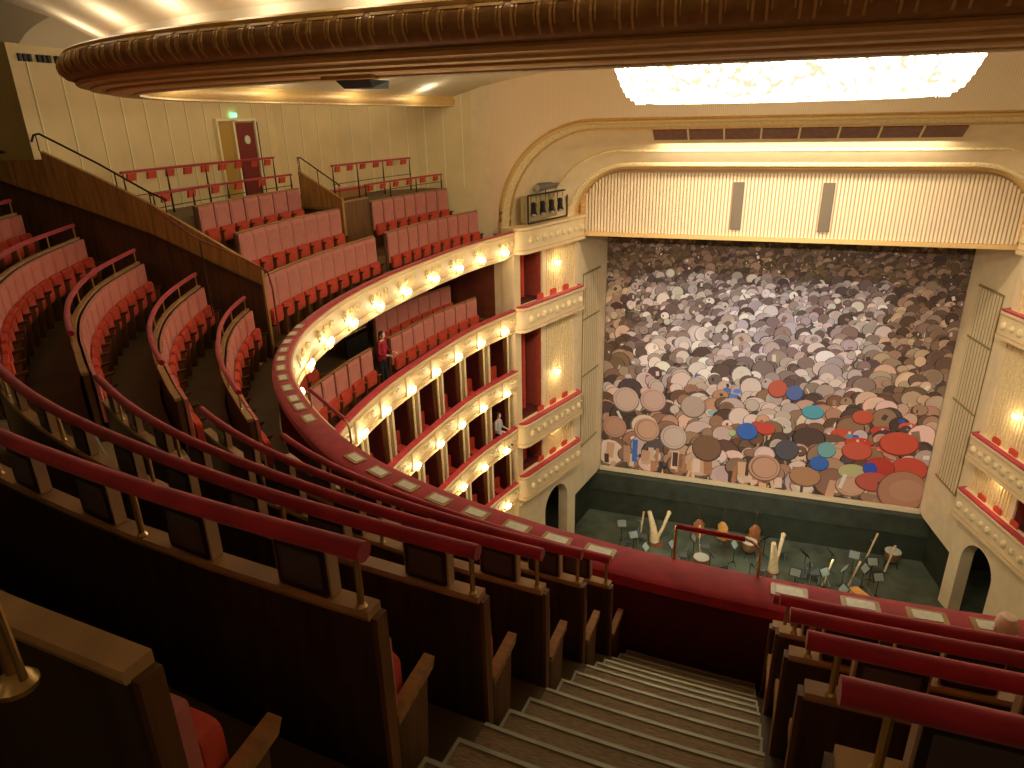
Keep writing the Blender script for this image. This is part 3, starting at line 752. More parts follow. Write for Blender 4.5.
for sx in (-1, 1):
    b = MB(); b.box(sx*7.74-.10, sx*7.74+.10, 28.24, 28.36, 12.70, 14.30)
    for k in range(9): b.box(sx*7.74-.09, sx*7.74+.09, 28.16, 28.26, 12.76+k*.17, 12.84+k*.17)
    b.build('ornament', goldL, st)
# dark slot of stage lighting in the vault crown
sl = thing('lighting_slot', 'long reddish lighting slot with dividers under the arch crown', 'lighting slot')
b = MB(); b.hexa([(-4.6, 24.95, 16.56), (4.7, 24.95, 16.56), (4.7, 25.5, 16.24), (-4.6, 25.5, 16.24)], [(-4.6, 25.05, 16.70), (4.7, 25.05, 16.70), (4.7, 25.6, 16.42), (-4.6, 25.6, 16.42)]); b.build('slot', pinkslot, sl)
for k in range(1, 8):
    x = -4.6+9.3*k/8; b = MB(); b.hexa([(x-.03, 24.92, 16.57), (x+.03, 24.92, 16.57), (x+.03, 25.5, 16.22), (x-.03, 25.5, 16.22)], [(x-.03, 25.0, 16.7), (x+.03, 25.0, 16.7), (x+.03, 25.6, 16.4), (x-.03, 25.6, 16.4)]); b.build('divider', cream, sl)
# valance: ribbed board with rounded top corners
va = thing('stage_valance', 'ribbed cream valance board hanging above the painted curtain', 'valance')
VO = arch(7.95, 15.05, 1.7, 12.50, 28.42, 10)
b = MB(); b.hexa([p for p in VO], [(x, y+.12, z) for x, y, z in VO]); b.build('board', mat('valance_cream', (.62, .42, .22), .6), va)
b = MB(); n = 118
def vtop(x):
    a = abs(x); return 14.98 if a < 6.2 else 14.98-1.6+math.sqrt(max(0, 1.6**2-(a-6.2)**2))
for k in range(n):
    x = -7.6+15.2*k/(n-1)
    b.box(x-.040, x+.040, 28.34, 28.43, 12.60, vtop(x)-.04)
b.build('ribs', mat('valance_rib', (.92, .76, .50), .5), va)
b = MB(); b.box(-8.1, 8.1, 28.22, 28.50, 12.44, 12.60); b.build('gold_bottom_bar', goldL, va)
for x in (-1.72, 1.42):
    b = MB(); b.box(x-.20, x+.20, 28.24, 28.36, 12.86, 14.62); b.build('grey_slot', greyP, va)

# ------------------------------------------------------------------ painted safety curtain
cu = thing('safety_curtain', 'large safety curtain printed with a crowd of round shapes', 'curtain', (0, 31.6, 0))
W2_, Hh = 7.34, 12.0
b = MB(); b.box(-W2_, W2_, 0, .12, .12, Hh); b.build('canvas', mat('canvas_brown', (.16, .10, .07), .8), cu)
rnd = random.Random(11)
V = []; F = []; COLR = []
cnt = [0]
def disc(x, z, rx, rz, col, n=14, kind=0, ring=None):
    y = -.004-.000012*cnt[0]; cnt[0] += 1
    x0 = len(V)
    for k in range(n):
        a = 2*PI*k/n+.3; V.append((max(-W2_+.01, min(W2_-.01, x+rx*math.cos(a))), y, max(.14, min(Hh-.01, z+rz*math.sin(a)))))
    F.append(tuple(range(x0, x0+n))); COLR.append(col)
def rectp(x, z, w, h, col, tilt=0.):
    y = -.004-.000012*cnt[0]; cnt[0] += 1; x0 = len(V)
    c, s = math.cos(tilt), math.sin(tilt)
    for dx, dz in ((-w, -h), (w, -h), (w, h), (-w, h)):
        V.append((max(-W2_+.01, min(W2_-.01, x+dx*c-dz*s)), y, max(.14, min(Hh-.01, z+dx*s+dz*c))))
    F.append(tuple(range(x0, x0+4))); COLR.append(col)
def jit(c, a=.15):
    k = 1+rnd.uniform(-a, a); return tuple(max(0, min(1, q*k*(1+rnd.uniform(-.06, .06)))) for q in c)
def pal(u, v):
    c = pal0(u, v); k = 1.12 if v < .86 else .95
    return tuple(min(.9, q*k) for q in c)
def pal0(u, v):
    r = rnd.random()
    edge = min(u, 1-u)
    if v > .86:
        return jit(rnd.choice([(.085, .045, .022), (.12, .065, .03), (.16, .10, .05), (.10, .07, .025), (.28, .17, .11), (.07, .04, .03), (.20, .12, .08)]), .3)
    if v > .42:
        c = rnd.choice([(.40, .31, .28), (.54, .45, .42), (.26, .19, .16), (.66, .56, .52), (.20, .14, .13), (.11, .07, .06), (.44, .37, .38), (.72, .62, .58), (.15, .10, .09)])
        blue = max(0, 1-abs(u-.48)/.3)*max(0, 1-abs(v-.66)/.32)
        c = tuple(q*(1+.25*blue) for q in c); c = (c[0]*(1-.12*blue), c[1]*(1-.02*blue), c[2]*(1+.22*blue))
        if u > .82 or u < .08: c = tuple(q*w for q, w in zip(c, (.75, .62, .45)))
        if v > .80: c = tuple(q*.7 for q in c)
        return jit(c, .22)
    c = rnd.choice([(.50, .28, .18), (.62, .40, .30), (.30, .16, .10), (.70, .50, .42), (.16, .08, .05), (.08, .05, .04), (.55, .42, .38), (.34, .20, .13), (.09, .06, .06)])
    if .28 < v and .1 < u < .6 and r < .5: c = (.60, .48, .44)
    return jit(c, .2)
v = .985
while v > .03:
    r = .125+.46*(1-v)**1.25
    r *= 1.0
    nx = int(2*W2_/(r*1.15))
    for k in range(nx):
        u = (k+rnd.random())/nx; rr = r*(rnd.uniform(.5, 1.0) if rnd.random() < .7 else rnd.uniform(1.0, 1.5))
        x = -W2_+2*W2_*u; z = Hh*v+rnd.uniform(-.75, .75)*r
        c = pal(u, v)
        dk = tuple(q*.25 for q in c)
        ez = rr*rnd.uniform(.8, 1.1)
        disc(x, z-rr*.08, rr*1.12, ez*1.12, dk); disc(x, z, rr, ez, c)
        if rnd.random() < .5: disc(x+rr*.1, z+ez*.1, rr*.75, ez*.75, jit(c, .15))
        if rnd.random() < .35: rectp(x+rnd.uniform(-.5, .5)*rr, z+ez*rnd.uniform(-.4, .4), rr*rnd.uniform(.08, .3), ez*rnd.uniform(.1, .5), jit(rnd.choice([(.08, .05, .05), (.7, .6, .55), (.35, .2, .14)]), .2), rnd.uniform(-.6, .6))
        if v < .45 and rnd.random() < .8:
            # legs and props below the round
            for q in range(rnd.randint(1, 3)):
                rectp(x+rnd.uniform(-.6, .6)*rr, z-ez*1.3, rr*rnd.uniform(.06, .2), ez*rnd.uniform(.4, .8), jit(rnd.choice([(.30, .14, .07), (.65, .40, .24), (.06, .04, .04), (.5, .2, .1)]), .2), rnd.uniform(-.3, .3))
    if True:
        # accents: blue centre, red cluster lower right
        for k in range(2 if v < .5 else 0):
            if .2 < v < .46: 
                u = rnd.gauss(.42, .07); x = -W2_+2*W2_*u; disc(x, Hh*v, r*.55, r*.35, jit(rnd.choice([(.05, .13, .55), (.10, .22, .60), (.62, .10, .06), (.05, .06, .10), (.28, .45, .5)]), .2))
            if .14 < v < .34:
                u = rnd.gauss(.85, .06); u = min(.97, u); x = -W2_+2*W2_*u
                c = jit(rnd.choice([(.62, .07, .035), (.66, .10, .05), (.50, .05, .03)]), .15)
                disc(x, Hh*v-.05, r*1.0, r*.60, tuple(q*.4 for q in c)); disc(x, Hh*v, r*.95, r*.55, c); rectp(x+.1, Hh*v, .05, .14, (.7, .6, .55), .2)
                if rnd.random() < .5: disc(x-.3, Hh*v+.25, r*.35, r*.25, jit(rnd.choice([(.03, .10, .5), (.10, .35, .45), (.04, .04, .05)]), .2))
    v -= r*.80/Hh
def big(u, v, rx, rz, c, ringc=None):
    rz = min(rx*1.02, rz*1.3)
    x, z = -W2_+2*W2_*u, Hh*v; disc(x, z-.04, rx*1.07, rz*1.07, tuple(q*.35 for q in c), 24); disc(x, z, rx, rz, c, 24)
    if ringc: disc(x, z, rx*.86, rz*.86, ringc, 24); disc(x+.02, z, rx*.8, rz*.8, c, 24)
for k in range(46):
    u = .02+.95*rnd.random(); rectp(-W2_+2*W2_*u, Hh*(.04+.05*rnd.random()), rnd.uniform(.06, .2), rnd.uniform(.25, .5), jit(rnd.choice([(.42, .20, .10), (.62, .36, .22), (.10, .05, .03), (.5, .22, .12), (.7, .5, .4)]), .2), rnd.uniform(-.12, .12))
rectp(-W2_+2*W2_*.118, Hh*.10, .13, .62, (.05, .16, .52)); 
big(.045, .20, .58, .62, (.52, .29, .20), (.40, .2, .13)); big(.155, .205, .60, .56, (.60, .36, .25), (.30, .14, .09)); big(.245, .185, .62, .60, (.62, .48, .42), (.4, .3, .25))
big(.355, .155, .66, .55, (.22, .12, .07)); big(.54, .10, .70, .52, (.60, .33, .22), (.25, .10, .06)); big(.665, .085, .66, .38, (.46, .24, .12)); big(.08, .33, .62, .5, (.62, .45, .38), (.5, .34, .28))
big(.30, .33, .55, .42, (.5, .38, .33)); big(.17, .34, .6, .45, (.60, .40, .34), (.45, .28, .2)); big(.60, .19, .5, .4, (.10, .09, .11))
big(.475, .25, .45, .33, (.05, .15, .55)); big(.53, .27, .42, .22, (.62, .08, .05)); big(.43, .235, .16, .4, (.45, .58, .30)); big(.70, .15, .40, .28, (.05, .14, .5)); big(.715, .21, .38, .30, (.18, .40, .42))
big(.80, .13, .62, .30, (.50, .46, .22)); big(.80, .07, .62, .40, (.62, .36, .24), (.5, .26, .16))
big(.91, .27, .75, .42, (.62, .09, .05)); big(.80, .22, .60, .34, (.60, .10, .06)); big(.95, .17, .72, .45, (.60, .08, .045)); big(.87, .16, .60, .42, (.50, .05, .03)); big(.845, .155, .28, .22, (.03, .08, .5)); big(.86, .10, .70, .36, (.52, .10, .07))
rectp(-W2_+2*W2_*.895, Hh*.09, .30, .2, (.05, .04, .04), .2); rectp(-W2_+2*W2_*.775, Hh*.085, .08, .38, (.72, .66, .58), -.2)
big(.945, .075, .98, .82, (.46, .22, .13)); disc(-W2_+2*W2_*.955, Hh*.08, .7, .55, (.52, .27, .17), 24)
big(.66, .36, .45, .25, (.10, .38, .5)); big(.80, .36, .42, .25, (.55, .10, .05)); big(.55, .44, .40, .34, (.55, .12, .08)); big(.60, .43, .35, .3, (.10, .16, .4))
me = bpy.data.meshes.new('printed_picture'); me.from_pydata(V, [], F)
ca = me.attributes.new('tone', 'FLOAT_COLOR', 'FACE')
ca.data.foreach_set('color', [q for c in COLR for q in (c[0], c[1], c[2], 1)])
me.materials.append(attr_mat('printed_cloth')); o = bpy.data.objects.new('printed_picture', me); COL.objects.link(o); o.parent = cu
for p in me.polygons: pass
b = MB(); b.box(-W2_, W2_, -.34, -.13, -.02, .15); b.build('bottom_bar', stageW, cu)
# stage wall behind curtain edges
# ------------------------------------------------------------------ diagonal walls with grilles (both sides)
TA = (-9.28, 24.2); TB = (-7.98, 28.25); TC = (-7.34, 31.62)
PIT = -2.3
def mir(p, sg): return (p[0]*(-sg), *p[1:])
for sg in (-1, 1):
    side = 'nearer the tiers in view' if sg == -1 else 'far'
    X = lambda x: x*(-sg)
    nm = 'wall_left' if sg == -1 else 'wall_right'
    b = MB()
    def pt(f, z, o=0.):
        x = TB[0]+(TC[0]-TB[0])*f; y = TB[1]+(TC[1]-TB[1])*f; nx, ny = .983, -.182
        return (X(x+nx*o), y+ny*o, z)
    b.add([pt(-.03, -.05), pt(1.03, -.05), pt(1.03, 12.6), pt(-.03, 12.6)], [(0, 1, 2, 3)], cream); b.add([pt(-.03, PIT, -.3), pt(1.03, PIT, -.3), pt(1.03, -.05, -.3), pt(-.03, -.05, -.3), pt(-.03, -.05), pt(1.03, -.05)], [(0, 1, 2, 3), (3, 2, 5, 4)], pitW); o = b.build(nm, cream, recalc=False)
    struct(o, 'plain cream slanted wall flanking the curtain, %s side' % ('balcony' if sg == -1 else 'opposite'), 'wall')
    g = thing('wall_grille', 'tall ribbed loudspeaker grille in slanted wall on the %s side of the curtain' % ('full-tier' if sg == -1 else 'opposite'), 'grille')
    f0, f1 = .20, .72; z0, z1 = 2.35, 10.65
    b = MB(); b.hexa([pt(f0, z0, .01), pt(f1, z0, .01), pt(f1, z1, .01), pt(f0, z1, .01)], [pt(f0, z0, .03), pt(f1, z0, .03), pt(f1, z1, .03), pt(f0, z1, .03)]); b.build('backing', mat('grille_backing', (.20, .15, .06), .6), g)
    b = MB()
    for k in range(8):
        f = f0+(f1-f0)*(k+.5)/8; w = .018
        b.hexa([pt(f-w, z0, .03), pt(f+w, z0, .03), pt(f+w, z1, .03), pt(f-w, z1, .03)], [pt(f-w, z0, .06), pt(f+w, z0, .06), pt(f+w, z1, .06), pt(f-w, z1, .06)])
    b.build('slats', mat('grille_slat', (.76, .60, .36), .5), g)
    for zz in (z0, 5.9, 8.6, z1):
        b = MB(); b.hexa([pt(f0-.01, zz-.04, .02), pt(f1+.01, zz-.04, .02), pt(f1+.01, zz+.04, .02), pt(f0-.01, zz+.04, .02)], [pt(f0-.01, zz-.04, .07), pt(f1+.01, zz-.04, .07), pt(f1+.01, zz+.04, .07), pt(f0-.01, zz+.04, .07)]); b.build('crossbar', mat('grille_bar', (.30, .22, .08), .5), g)
    # ---------------- tower
    L = math.hypot(TB[0]-TA[0], TB[1]-TA[1]); tx, ty = (TB[0]-TA[0])/L, (TB[1]-TA[1])/L; ox, oy = ty, -tx
    def tp(u, o, z): return (X(TA[0]+tx*u*L+ox*o), TA[1]+ty*u*L+oy*o, z)
    sn = 'beside the tiers in view' if sg == -1 else 'at the far side of the pit'
    tw = thing('box_tower', 'cream stage box tower with ribbed wall %s' % sn, 'tower')
    def slab(u0, u1, o0, o1, z0, z1, mm, nm, par=tw):
        b = MB(); b.hexa([tp(u0, o0, z0), tp(u1, o0, z0), tp(u1, o1, z0), tp(u0, o1, z0)], [tp(u0, o0, z1), tp(u1, o0, z1), tp(u1, o1, z1), tp(u0, o1, z1)]); return b.build(nm, mm, par)
    slab(-.06, .03, -.5, .06, PIT, 13.3, cream, 'corner_pier')
    b = MB()
    for (u0, u1, z0, z1) in ((.42, 1.0, 2.0, 13.2),):
        b.hexa([tp(u0, -.5, z0), tp(u1, -.5, z0), tp(u1, -.06, z0), tp(u0, -.06, z0)], [tp(u0, -.5, z1), tp(u1, -.5, z1), tp(u1, -.06, z1), tp(u0, -.06, z1)])
    b.build('wall_block', cream, tw)
    b = MB()
    for k in range(15):
        u = .455+.0375*k; b.hexa([tp(u-.009, -.06, 2.2), tp(u+.009, -.06, 2.2), tp(u+.009, -.02, 2.2), tp(u-.009, -.02, 2.2)], [tp(u-.009, -.06, 12.4), tp(u+.009, -.06, 12.4), tp(u+.009, -.02, 12.4), tp(u-.009, -.02, 12.4)])
    b.build('wall_ribs', creamR, tw)
    slab(.03, .42, -1.1, -1.0, 2.0, 12.5, maroon, 'recess_back')
    slab(.40, .422, -1.1, -.08, 2.0, 12.5, mat('tower_red', (.36, .05, .025), .7, var=.15), 'recess_side')
    slab(.40, .46, -.10, -.0, 2.0, 12.5, cream, 'inner_pilaster')
    slab(.965, 1.03, -.4, .01, PIT, 13.3, cream, 'outer_pilaster')
    # red curtains in the recess
    for q, (z0, z1) in enumerate(((10.4, 12.4), (5.6, 9.4), (3.15, 4.5))):
        b = MB(); n = 10
        lo_ = [tp(.07+.20*k/n, -.55+.05*math.cos(k*PI), z0) for k in range(n+1)]; hi_ = [tp(.07+.20*k/n, -.55+.05*math.cos(k*PI), z1) for k in range(n+1)]
        b.loft([lo_, hi_], seatR); b.build('recess_curtain', mat('tower_curtain', (.30, .035, .02), .7), tw)
        slab(.03, .42, -1.0, -.06, z0-.2 if q else z0-.2, z0-.05, velvetD, 'box_floor')
    # balcony fronts
    for q, (zr, hh, nm2) in enumerate(((13.35, 1.0, 'topmost'), (10.35, 1.0, 'second'), (5.50, 1.05, 'third'), (3.12, 1.15, 'lowest'))):
        bal = thing('tower_balcony', 'small cream balcony on the box tower %s, %s' % (sn, nm2), 'balcony', (0, 0, 0), 0, 'balconies of the stage box towers')
        fr = [(-.055, .10), (-.05, .22), (-.02, .34), (.03, .40), (.97, .40), (1.0, .36), (1.01, .0)]
        b = MB()
        for (dz0, dz1, e) in ((-hh, -hh+.12, .05), (-hh+.12, -.12, .0), (-.12, -.03, .05)):
            outl = [tp(u, o+e, 0) for u, o in fr]+[tp(1.0, -.1, 0), tp(-.05, -.1, 0)]
            b.hexa([(x, y, zr+dz0) for x, y, _ in outl], [(x, y, zr+dz1) for x, y, _ in outl])
        fb_ = b; b = MB()
        b.tube([tp(u, o+.03, zr-.14) for u, o in fr], .022, 6); b.build('upper_gold_line', goldL, bal, True)
        b = MB(); b.tube([tp(u, o+.03, zr-hh+.14) for u, o in fr], .022, 6); b.build('lower_gold_line', goldL, bal, True)
        b = fb_; b.m = [0]*len(b.f); b.mats = [cream]; n = 9
        for k in range(n):
            u = .08+.84*k/(n-1); x, y, z = tp(u, .41, zr-hh*.52); b.sphere((x, y, z), .10 if k % 2 else .13, creamR, 8, sz=1.2)
            if q in (2,):
                x, y, z = tp(u+.05, .42, zr-hh*.40); b.sphere((x, y, z), .05, goldL, 6)
        b.build('front', None, bal, True)
        if q:
            b = MB(); outl = [tp(u, o+.03, 0) for u, o in fr]+[tp(1.0, .22, 0), tp(.0, .18, 0)]
            b.hexa([(x, y, zr-.03) for x, y, _ in outl], [(x, y, zr+.04) for x, y, _ in outl]); b.build('velvet_top', velvet, bal)
            for k in range(3):
                u = .35+.22*k; c = thing('box_chair', 'small red chair, %s from tiers, %s balcony, tower %s' % (ORD[k], nm2, sn), 'chair', tp(u, .03, zr-.75), math.atan2(-oy, -ox*(-sg))+PI/2, 'chairs in the tower balconies')
                b = MB(); b.rbox(-.2, .2, -.03, .03, .45, .95, .08, None, 'y'); b.build('backrest', seatR, c)
                b = MB(); b.rbox(-.2, .2, 0, .27, .38, .46, .05, None, 'z'); b.build('seat', seatR, c)
                for lx, ly in ((-.17, .03), (.17, .03), (-.17, .23), (.17, .23)):
                    b = MB(); b.tube([(lx, ly, 0), (lx, ly, .38)], .018, 6); b.build('leg', woodL, c)
    # base with arch opening to the pit
    b = MB(); arcp = []
    u0, u1, zs = .40, .84, .35
    for k in range(13):
        a = PI-PI*k/12; arcp.append(((u0+u1)/2+(u1-u0)/2*math.cos(a), zs+1.0*math.sin(a)))
    polyL = [(u0, PIT)]+arcp+[(u1, PIT)]
    outer = [(-.06, PIT)]+[(-.06+1.06*k/12, 2.05) for k in range(13)]+[(1.0, PIT)]
    for o0 in (.10,):
        b.loft([[tp(u, o0, z) for u, z in polyL], [tp(u, o0, z) for u, z in outer]], cream)
        b.loft([[tp(u, o0, z) for u, z in polyL], [tp(u, o0-.5, z) for u, z in polyL]], cream)
        b.add([tp(1.0, o0, PIT), tp(1.0, o0-.6, PIT), tp(1.0, o0-.6, 2.05), tp(1.0, o0, 2.05)], [(0, 1, 2, 3)], cream)
    b.build('arched_base', cream, tw, recalc=False)
    b = MB(); b.tube([tp(u, .14, 1.75) for u in (-.05, 1.0)], .05, 8); b.build('base_moulding', creamR, tw, True)
    slab(.0, 1.0, -2.0, -1.9, PIT, 2.0, pitW, 'pit_recess')
    # floodlights on top of tower
    if sg == -1:
        fb = thing('floodlight_rack', 'black framed rack of stage spotlights on top of the tower balcony', 'light rack')
        b = MB(); c4 = [tp(.10, .25, 13.4), tp(.72, .25, 13.4), tp(.72, .25, 14.4), tp(.10, .25, 14.4)]
        for a, c in zip(c4, c4[1:]+c4[:1]): b.tube([a, c], .035, 6)
        b.build('frame', blackM, fb)
        b = MB(); b.hexa([tp(.12, -.15, 13.42), tp(.70, -.15, 13.42), tp(.70, -.05, 13.42), tp(.12, -.05, 13.42)], [tp(.12, -.15, 14.35), tp(.70, -.15, 14.35), tp(.70, -.05, 14.35), tp(.12, -.05, 14.35)]); b.build('back_plate', mat('rack_plate', (.42, .33, .15), .5), fb)
        for k in range(4):
            l = thing('spotlight', 'black spotlight hanging in the rack, %s from the tiers' % ORD[k], 'spotlight', tp(.20+.14*k, .20, 14.0), 0, 'spotlights in the tower rack')
            b = MB(); b.tube([(0, 0, .1), (.05, -.16, -.22), (.08, -.22, -.30)], [.08, .11, .13], 10); b.build('housing', blackM, l, True)
            b = MB(); b.tube([(-.1, 0, .35), (-.1, 0, -.02), (.1, 0, -.02), (.1, 0, .35)], .014, 6); b.build('yoke', ironM, l)
            b = MB(); b.sphere((.085, -.235, -.31), .10, steel, 8, sz=.6); b.build('lens', steel, l)
        for k in range(4):
            l = thing('follow_spot', 'silver cylindrical stage lamp above the tower rack, %s from the tiers' % ORD[k], 'spotlight', tp(.42+.17*k, .1, 14.62+.03*k), 0, 'silver lamps above the tower rack')
            b = MB(); b.tube([tuple(Vector(tp(.34, 0, 0))*0+Vector((-.22, -.28, -.03))), (.0, .0, 0), (.15, .22, .02)], [.15, .14, .12], 12); b.build('housing', mat('lamp_grey', (.36, .36, .38), .35, .4) if k > 1 else mat('lamp_dark', (.16, .14, .12), .5), l, True)
            b = MB(); b.tube([(-.24, -.31, -.03), (-.23, -.29, -.03)], .13, 12); b.build('lens', steel, l)
            b = MB(); b.tube([(0, 0, -.12), (0, 0, -.3)], .02, 6); b.build('bracket', blackM, l)

# ================================================================== LOWER TIERS
TIERS = [(10.24, 'balcony tier below the gallery', False), (7.77, 'upper box tier', True), (5.34, 'middle box tier', True), (2.80, 'lowest box tier', True)]
SMAX = 16.5
for q, (zr, nmz, boxes) in enumerate(TIERS):
    t = thing('tier_parapet', 'cream parapet with red velvet top of the %s' % nmz, 'parapet', (0, 0, 0), 0, 'parapets of the lower tiers')
    b = MB(); sweep(b, .05, 20, lambda s: 0, [(0, zr-.05), (-.02, zr+.0), (.02, zr+.03), (.18, zr+.03), (.20, zr-.05)], velvet, .3); b.build('velvet_top', velvet, t, True)
    fascia(t, zr, .05, 20, .95, panels=True, seed=q)
# balcony (tier 2): floor, ceiling, back wall, rows
b = MB(); b.loft([[H(s, .25, 12.2), H(s, 5.2, 12.3)] for s in span(0, 20, .5)], ceilM); o = b.build('ceiling', ceilM, recalc=False); struct(o, 'low pale ceiling over the balcony tier', 'ceiling')
b = MB(); b.loft([[H(s, .2, 9.35), H(s, 1.25, 9.35), H(s, 1.25, 9.75), H(s, 2.3, 9.75), H(s, 2.3, 10.15), H(s, 5.0, 10.15)] for s in span(0, 20, .5)], floorM); o = b.build('floor', floorM, recalc=False); struct(o, 'stepped dark floor of the balcony tier', 'floor')
redwall = mat('red_brown_wall', (.22, .05, .025), .6, var=.2, vscale=2)
b = MB(); b.loft([[H(s, 4.4, 9.3), H(s, 4.4, 12.3)] for s in span(0, 5.3, .4)], redwall); b.loft([[H(s, 4.4, 9.3), H(s, 4.4, 12.3)] for s in span(7.3, 20, .4)], redwall)
b.loft([[H(s, 5.2, 9.3), H(s, 5.2, 12.3)] for s in (5.2, 7.4)], blackM)
o = b.build('wall_back', None, recalc=False); struct(o, 'red-brown back wall of the balcony tier', 'wall')
b = MB(); b.loft([[H(0.05, d, 9.3), H(.05, d, 12.3)] for d in (.3, 1.0)], cream); b.loft([[H(0.05, d, 9.3), H(.05, d, 12.3)] for d in (1.0, 4.6)], redwall); o = b.build('wall_left', None, recalc=False); struct(o, 'cream and red-brown end wall of the balcony tier beside the tower', 'wall')
zB = {0: (1.22, 10.78, 9.35), 1: (2.28, 11.15, 9.75), 2: (3.3, 11.5, 10.15)}
def balc_row(k, s0, s1, where, key):
    d, zt, zf = zB[k]
    t = thing('row_backboard', 'pink cloth-faced seat back %s' % where, 'seat row back', (0, 0, 0), 0, 'seat backs of the balcony tier')
    b = MB(); sweep(b, s0, s1, lambda s: d, rect(-.02, .03, zf, zt), woodM, .4); b.build('back_panel', woodM, t)
    b = MB(); sweep(b, s0, s1, lambda s: d, rect(-.035, .035, zt, zt+.025), woodL, .4); b.build('cap', woodL, t)
    place_chairs(key, s0+.02, s1-.02, lambda s: d, zf, lambda q: 'pink balcony tier chair, %s from the tower end, %s' % (ORD[q], where), 'chairs of the balcony tier', side=-1, pitch=.62, back_top=zt-zf-.01, bm=pink2, w=.317)
balc_row(0, 1.0, 6.35, 'front row next to the tower', 'bal0'); balc_row(0, 7.3, 11.4, 'front row below the gallery seats', 'bal0')
balc_row(1, 1.2, 5.5, 'second row next to the tower', 'bal1'); balc_row(1, 8.6, 11.4, 'second row below the gallery seats', 'bal1')
balc_row(2, 1.4, 5.2, 'third row next to the tower', 'bal2')
bt = thing('aisle_barrier', 'black panelled barrier with pale rail in the balcony tier aisle', 'barrier')
b = MB(); b.loft([[H(s, 2.35, 9.75), H(s, 2.35, 10.75), H(s, 2.42, 10.75), H(s, 2.42, 9.75)] for s in (5.75, 6.9)], blackM, closed=True, cap=True); b.build('panel', blackM, bt)
b = MB(); b.tube([H(5.75, 2.38, 10.9), H(6.9, 2.38, 10.9)], .02, 6); b.build('rail', brass, bt)
# box tiers
for q, (zr, nmz, boxes) in enumerate(TIERS[1:]):
    ztop = TIERS[q][0]-.95+.02; zf = zr-.85
    smax = (12.2, 9.6, 6.5)[q]
    b = MB(); b.loft([[H(s, .2, zf), H(s, 2.6, zf)] for s in span(0, smax+1, .5)], velvetD); b.loft([[H(s, .15, ztop), H(s, 2.6, ztop)] for s in span(0, smax+1, .5)], ceilM)
    o = b.build('floor', None, recalc=False); struct(o, 'floor and soffit of the %s' % nmz, 'floor')
    b = MB(); b.loft([[H(s, 2.1, zf), H(s, 2.1, ztop)] for s in span(0, smax+1, .4)], cream); o = b.build('wall_back', cream, recalc=False); struct(o, 'cream back wall of the %s' % nmz, 'wall')
    nb = int(smax/1.6)
    for k in range(nb+1):
        s = .05+1.6*k+(0.0)
        if s > smax: break
        pz = thing('box_partition', 'cream dividing wall, %s from the tower, in the %s' % (ORD[k], nmz), 'partition', (0, 0, 0), 0, 'dividing walls between the boxes')
        b = MB(); b.loft([[H(s+e, .50, zf), H(s+e, .50, ztop), H(s+e, 2.1, ztop), H(s+e, 2.1, zf)] for e in (-.04, .04)], maroon, closed=True, cap=True); b.build('wall_panel', maroon, pz)
        b = MB(); b.loft([[H(s+e, .21, zf), H(s+e, .21, ztop), H(s+e, .52, ztop), H(s+e, .52, zf)] for e in (-.06, .06)], cream, closed=True, cap=True); b.build('front_pilaster', cream, pz)
        b = MB(); x, y, _ = H(s+.42, .16); b.tube([(x, y, zr), (x, y, ztop)], .035, 8); b.build('slim_column', creamR, pz, True)
        b = MB(); b.loft([[H(s+.42+e, .20, zr-.1), H(s+.42+e, .20, zr+.8), H(s+.42+e, .2, ztop), H(s+.42+e, .38, ztop), H(s+.42+e, .32, zr-.1)] for e in (-.03, .03)], woodM, closed=True, cap=True); b.build('shadow_strip', maroon, pz)  # dark strip standing in for the shadow behind the slim column
        dr = thing('box_door', 'maroon door, %s from the tower, at the back of the %s' % (ORD[k], nmz), 'door', (0, 0, 0), 0, 'maroon doors of the boxes')
        b = MB(); c0 = s+.95; b.loft([[H(c0+e, 2.0, zf), H(c0+e, 2.0, ztop-.05), H(c0+e, 2.08, ztop-.05), H(c0+e, 2.08, zf)] for e in (-.36, .36)], maroon, closed=True, cap=True); b.build('leaf', maroon, dr)
        b = MB(); 
        for e in (-.40, .40): b.loft([[H(c0+e+f, 1.98, zf), H(c0+e+f, 1.98, ztop), H(c0+e+f, 2.1, ztop), H(c0+e+f, 2.1, zf)] for f in (-.03, .03)], creamR, closed=True, cap=True)
        b.build('frame', creamR, dr)
        for j in range(2):
            sc_ = s+.5+.55*j
            if sc_ > smax: continue
            c = thing('box_chair', 'red box chair %s of pair, %s box from the tower, %s' % (ORD[j], ORD[k], nmz), 'chair', H(sc_, .75, zf), HA(sc_)+(.5 if j else -.3), 'chairs in the boxes')
            b = MB(); b.rbox(-.2, .2, -.2, -.15, .45, 1.0, .06, None, 'y'); b.build('backrest', seatR, c)
            b = MB(); b.rbox(-.2, .2, -.2, .2, .42, .50, .05, None, 'z'); b.build('seat', seatR, c)
            for lx, ly in ((-.17, -.17), (.17, -.17), (-.17, .17), (.17, .17)):
                b = MB(); b.tube([(lx, ly, 0), (lx, ly, .42)], .018, 5); b.build('leg', woodL, c)
# ground level wall under lowest tier
b = MB(); b.loft([[H(s, .25, PIT), H(s, .25, 1.9)] for s in span(0, 24, .5)], cream); o = b.build('wall_left', cream, recalc=False); struct(o, 'cream ground level wall under the lowest box tier', 'wall')

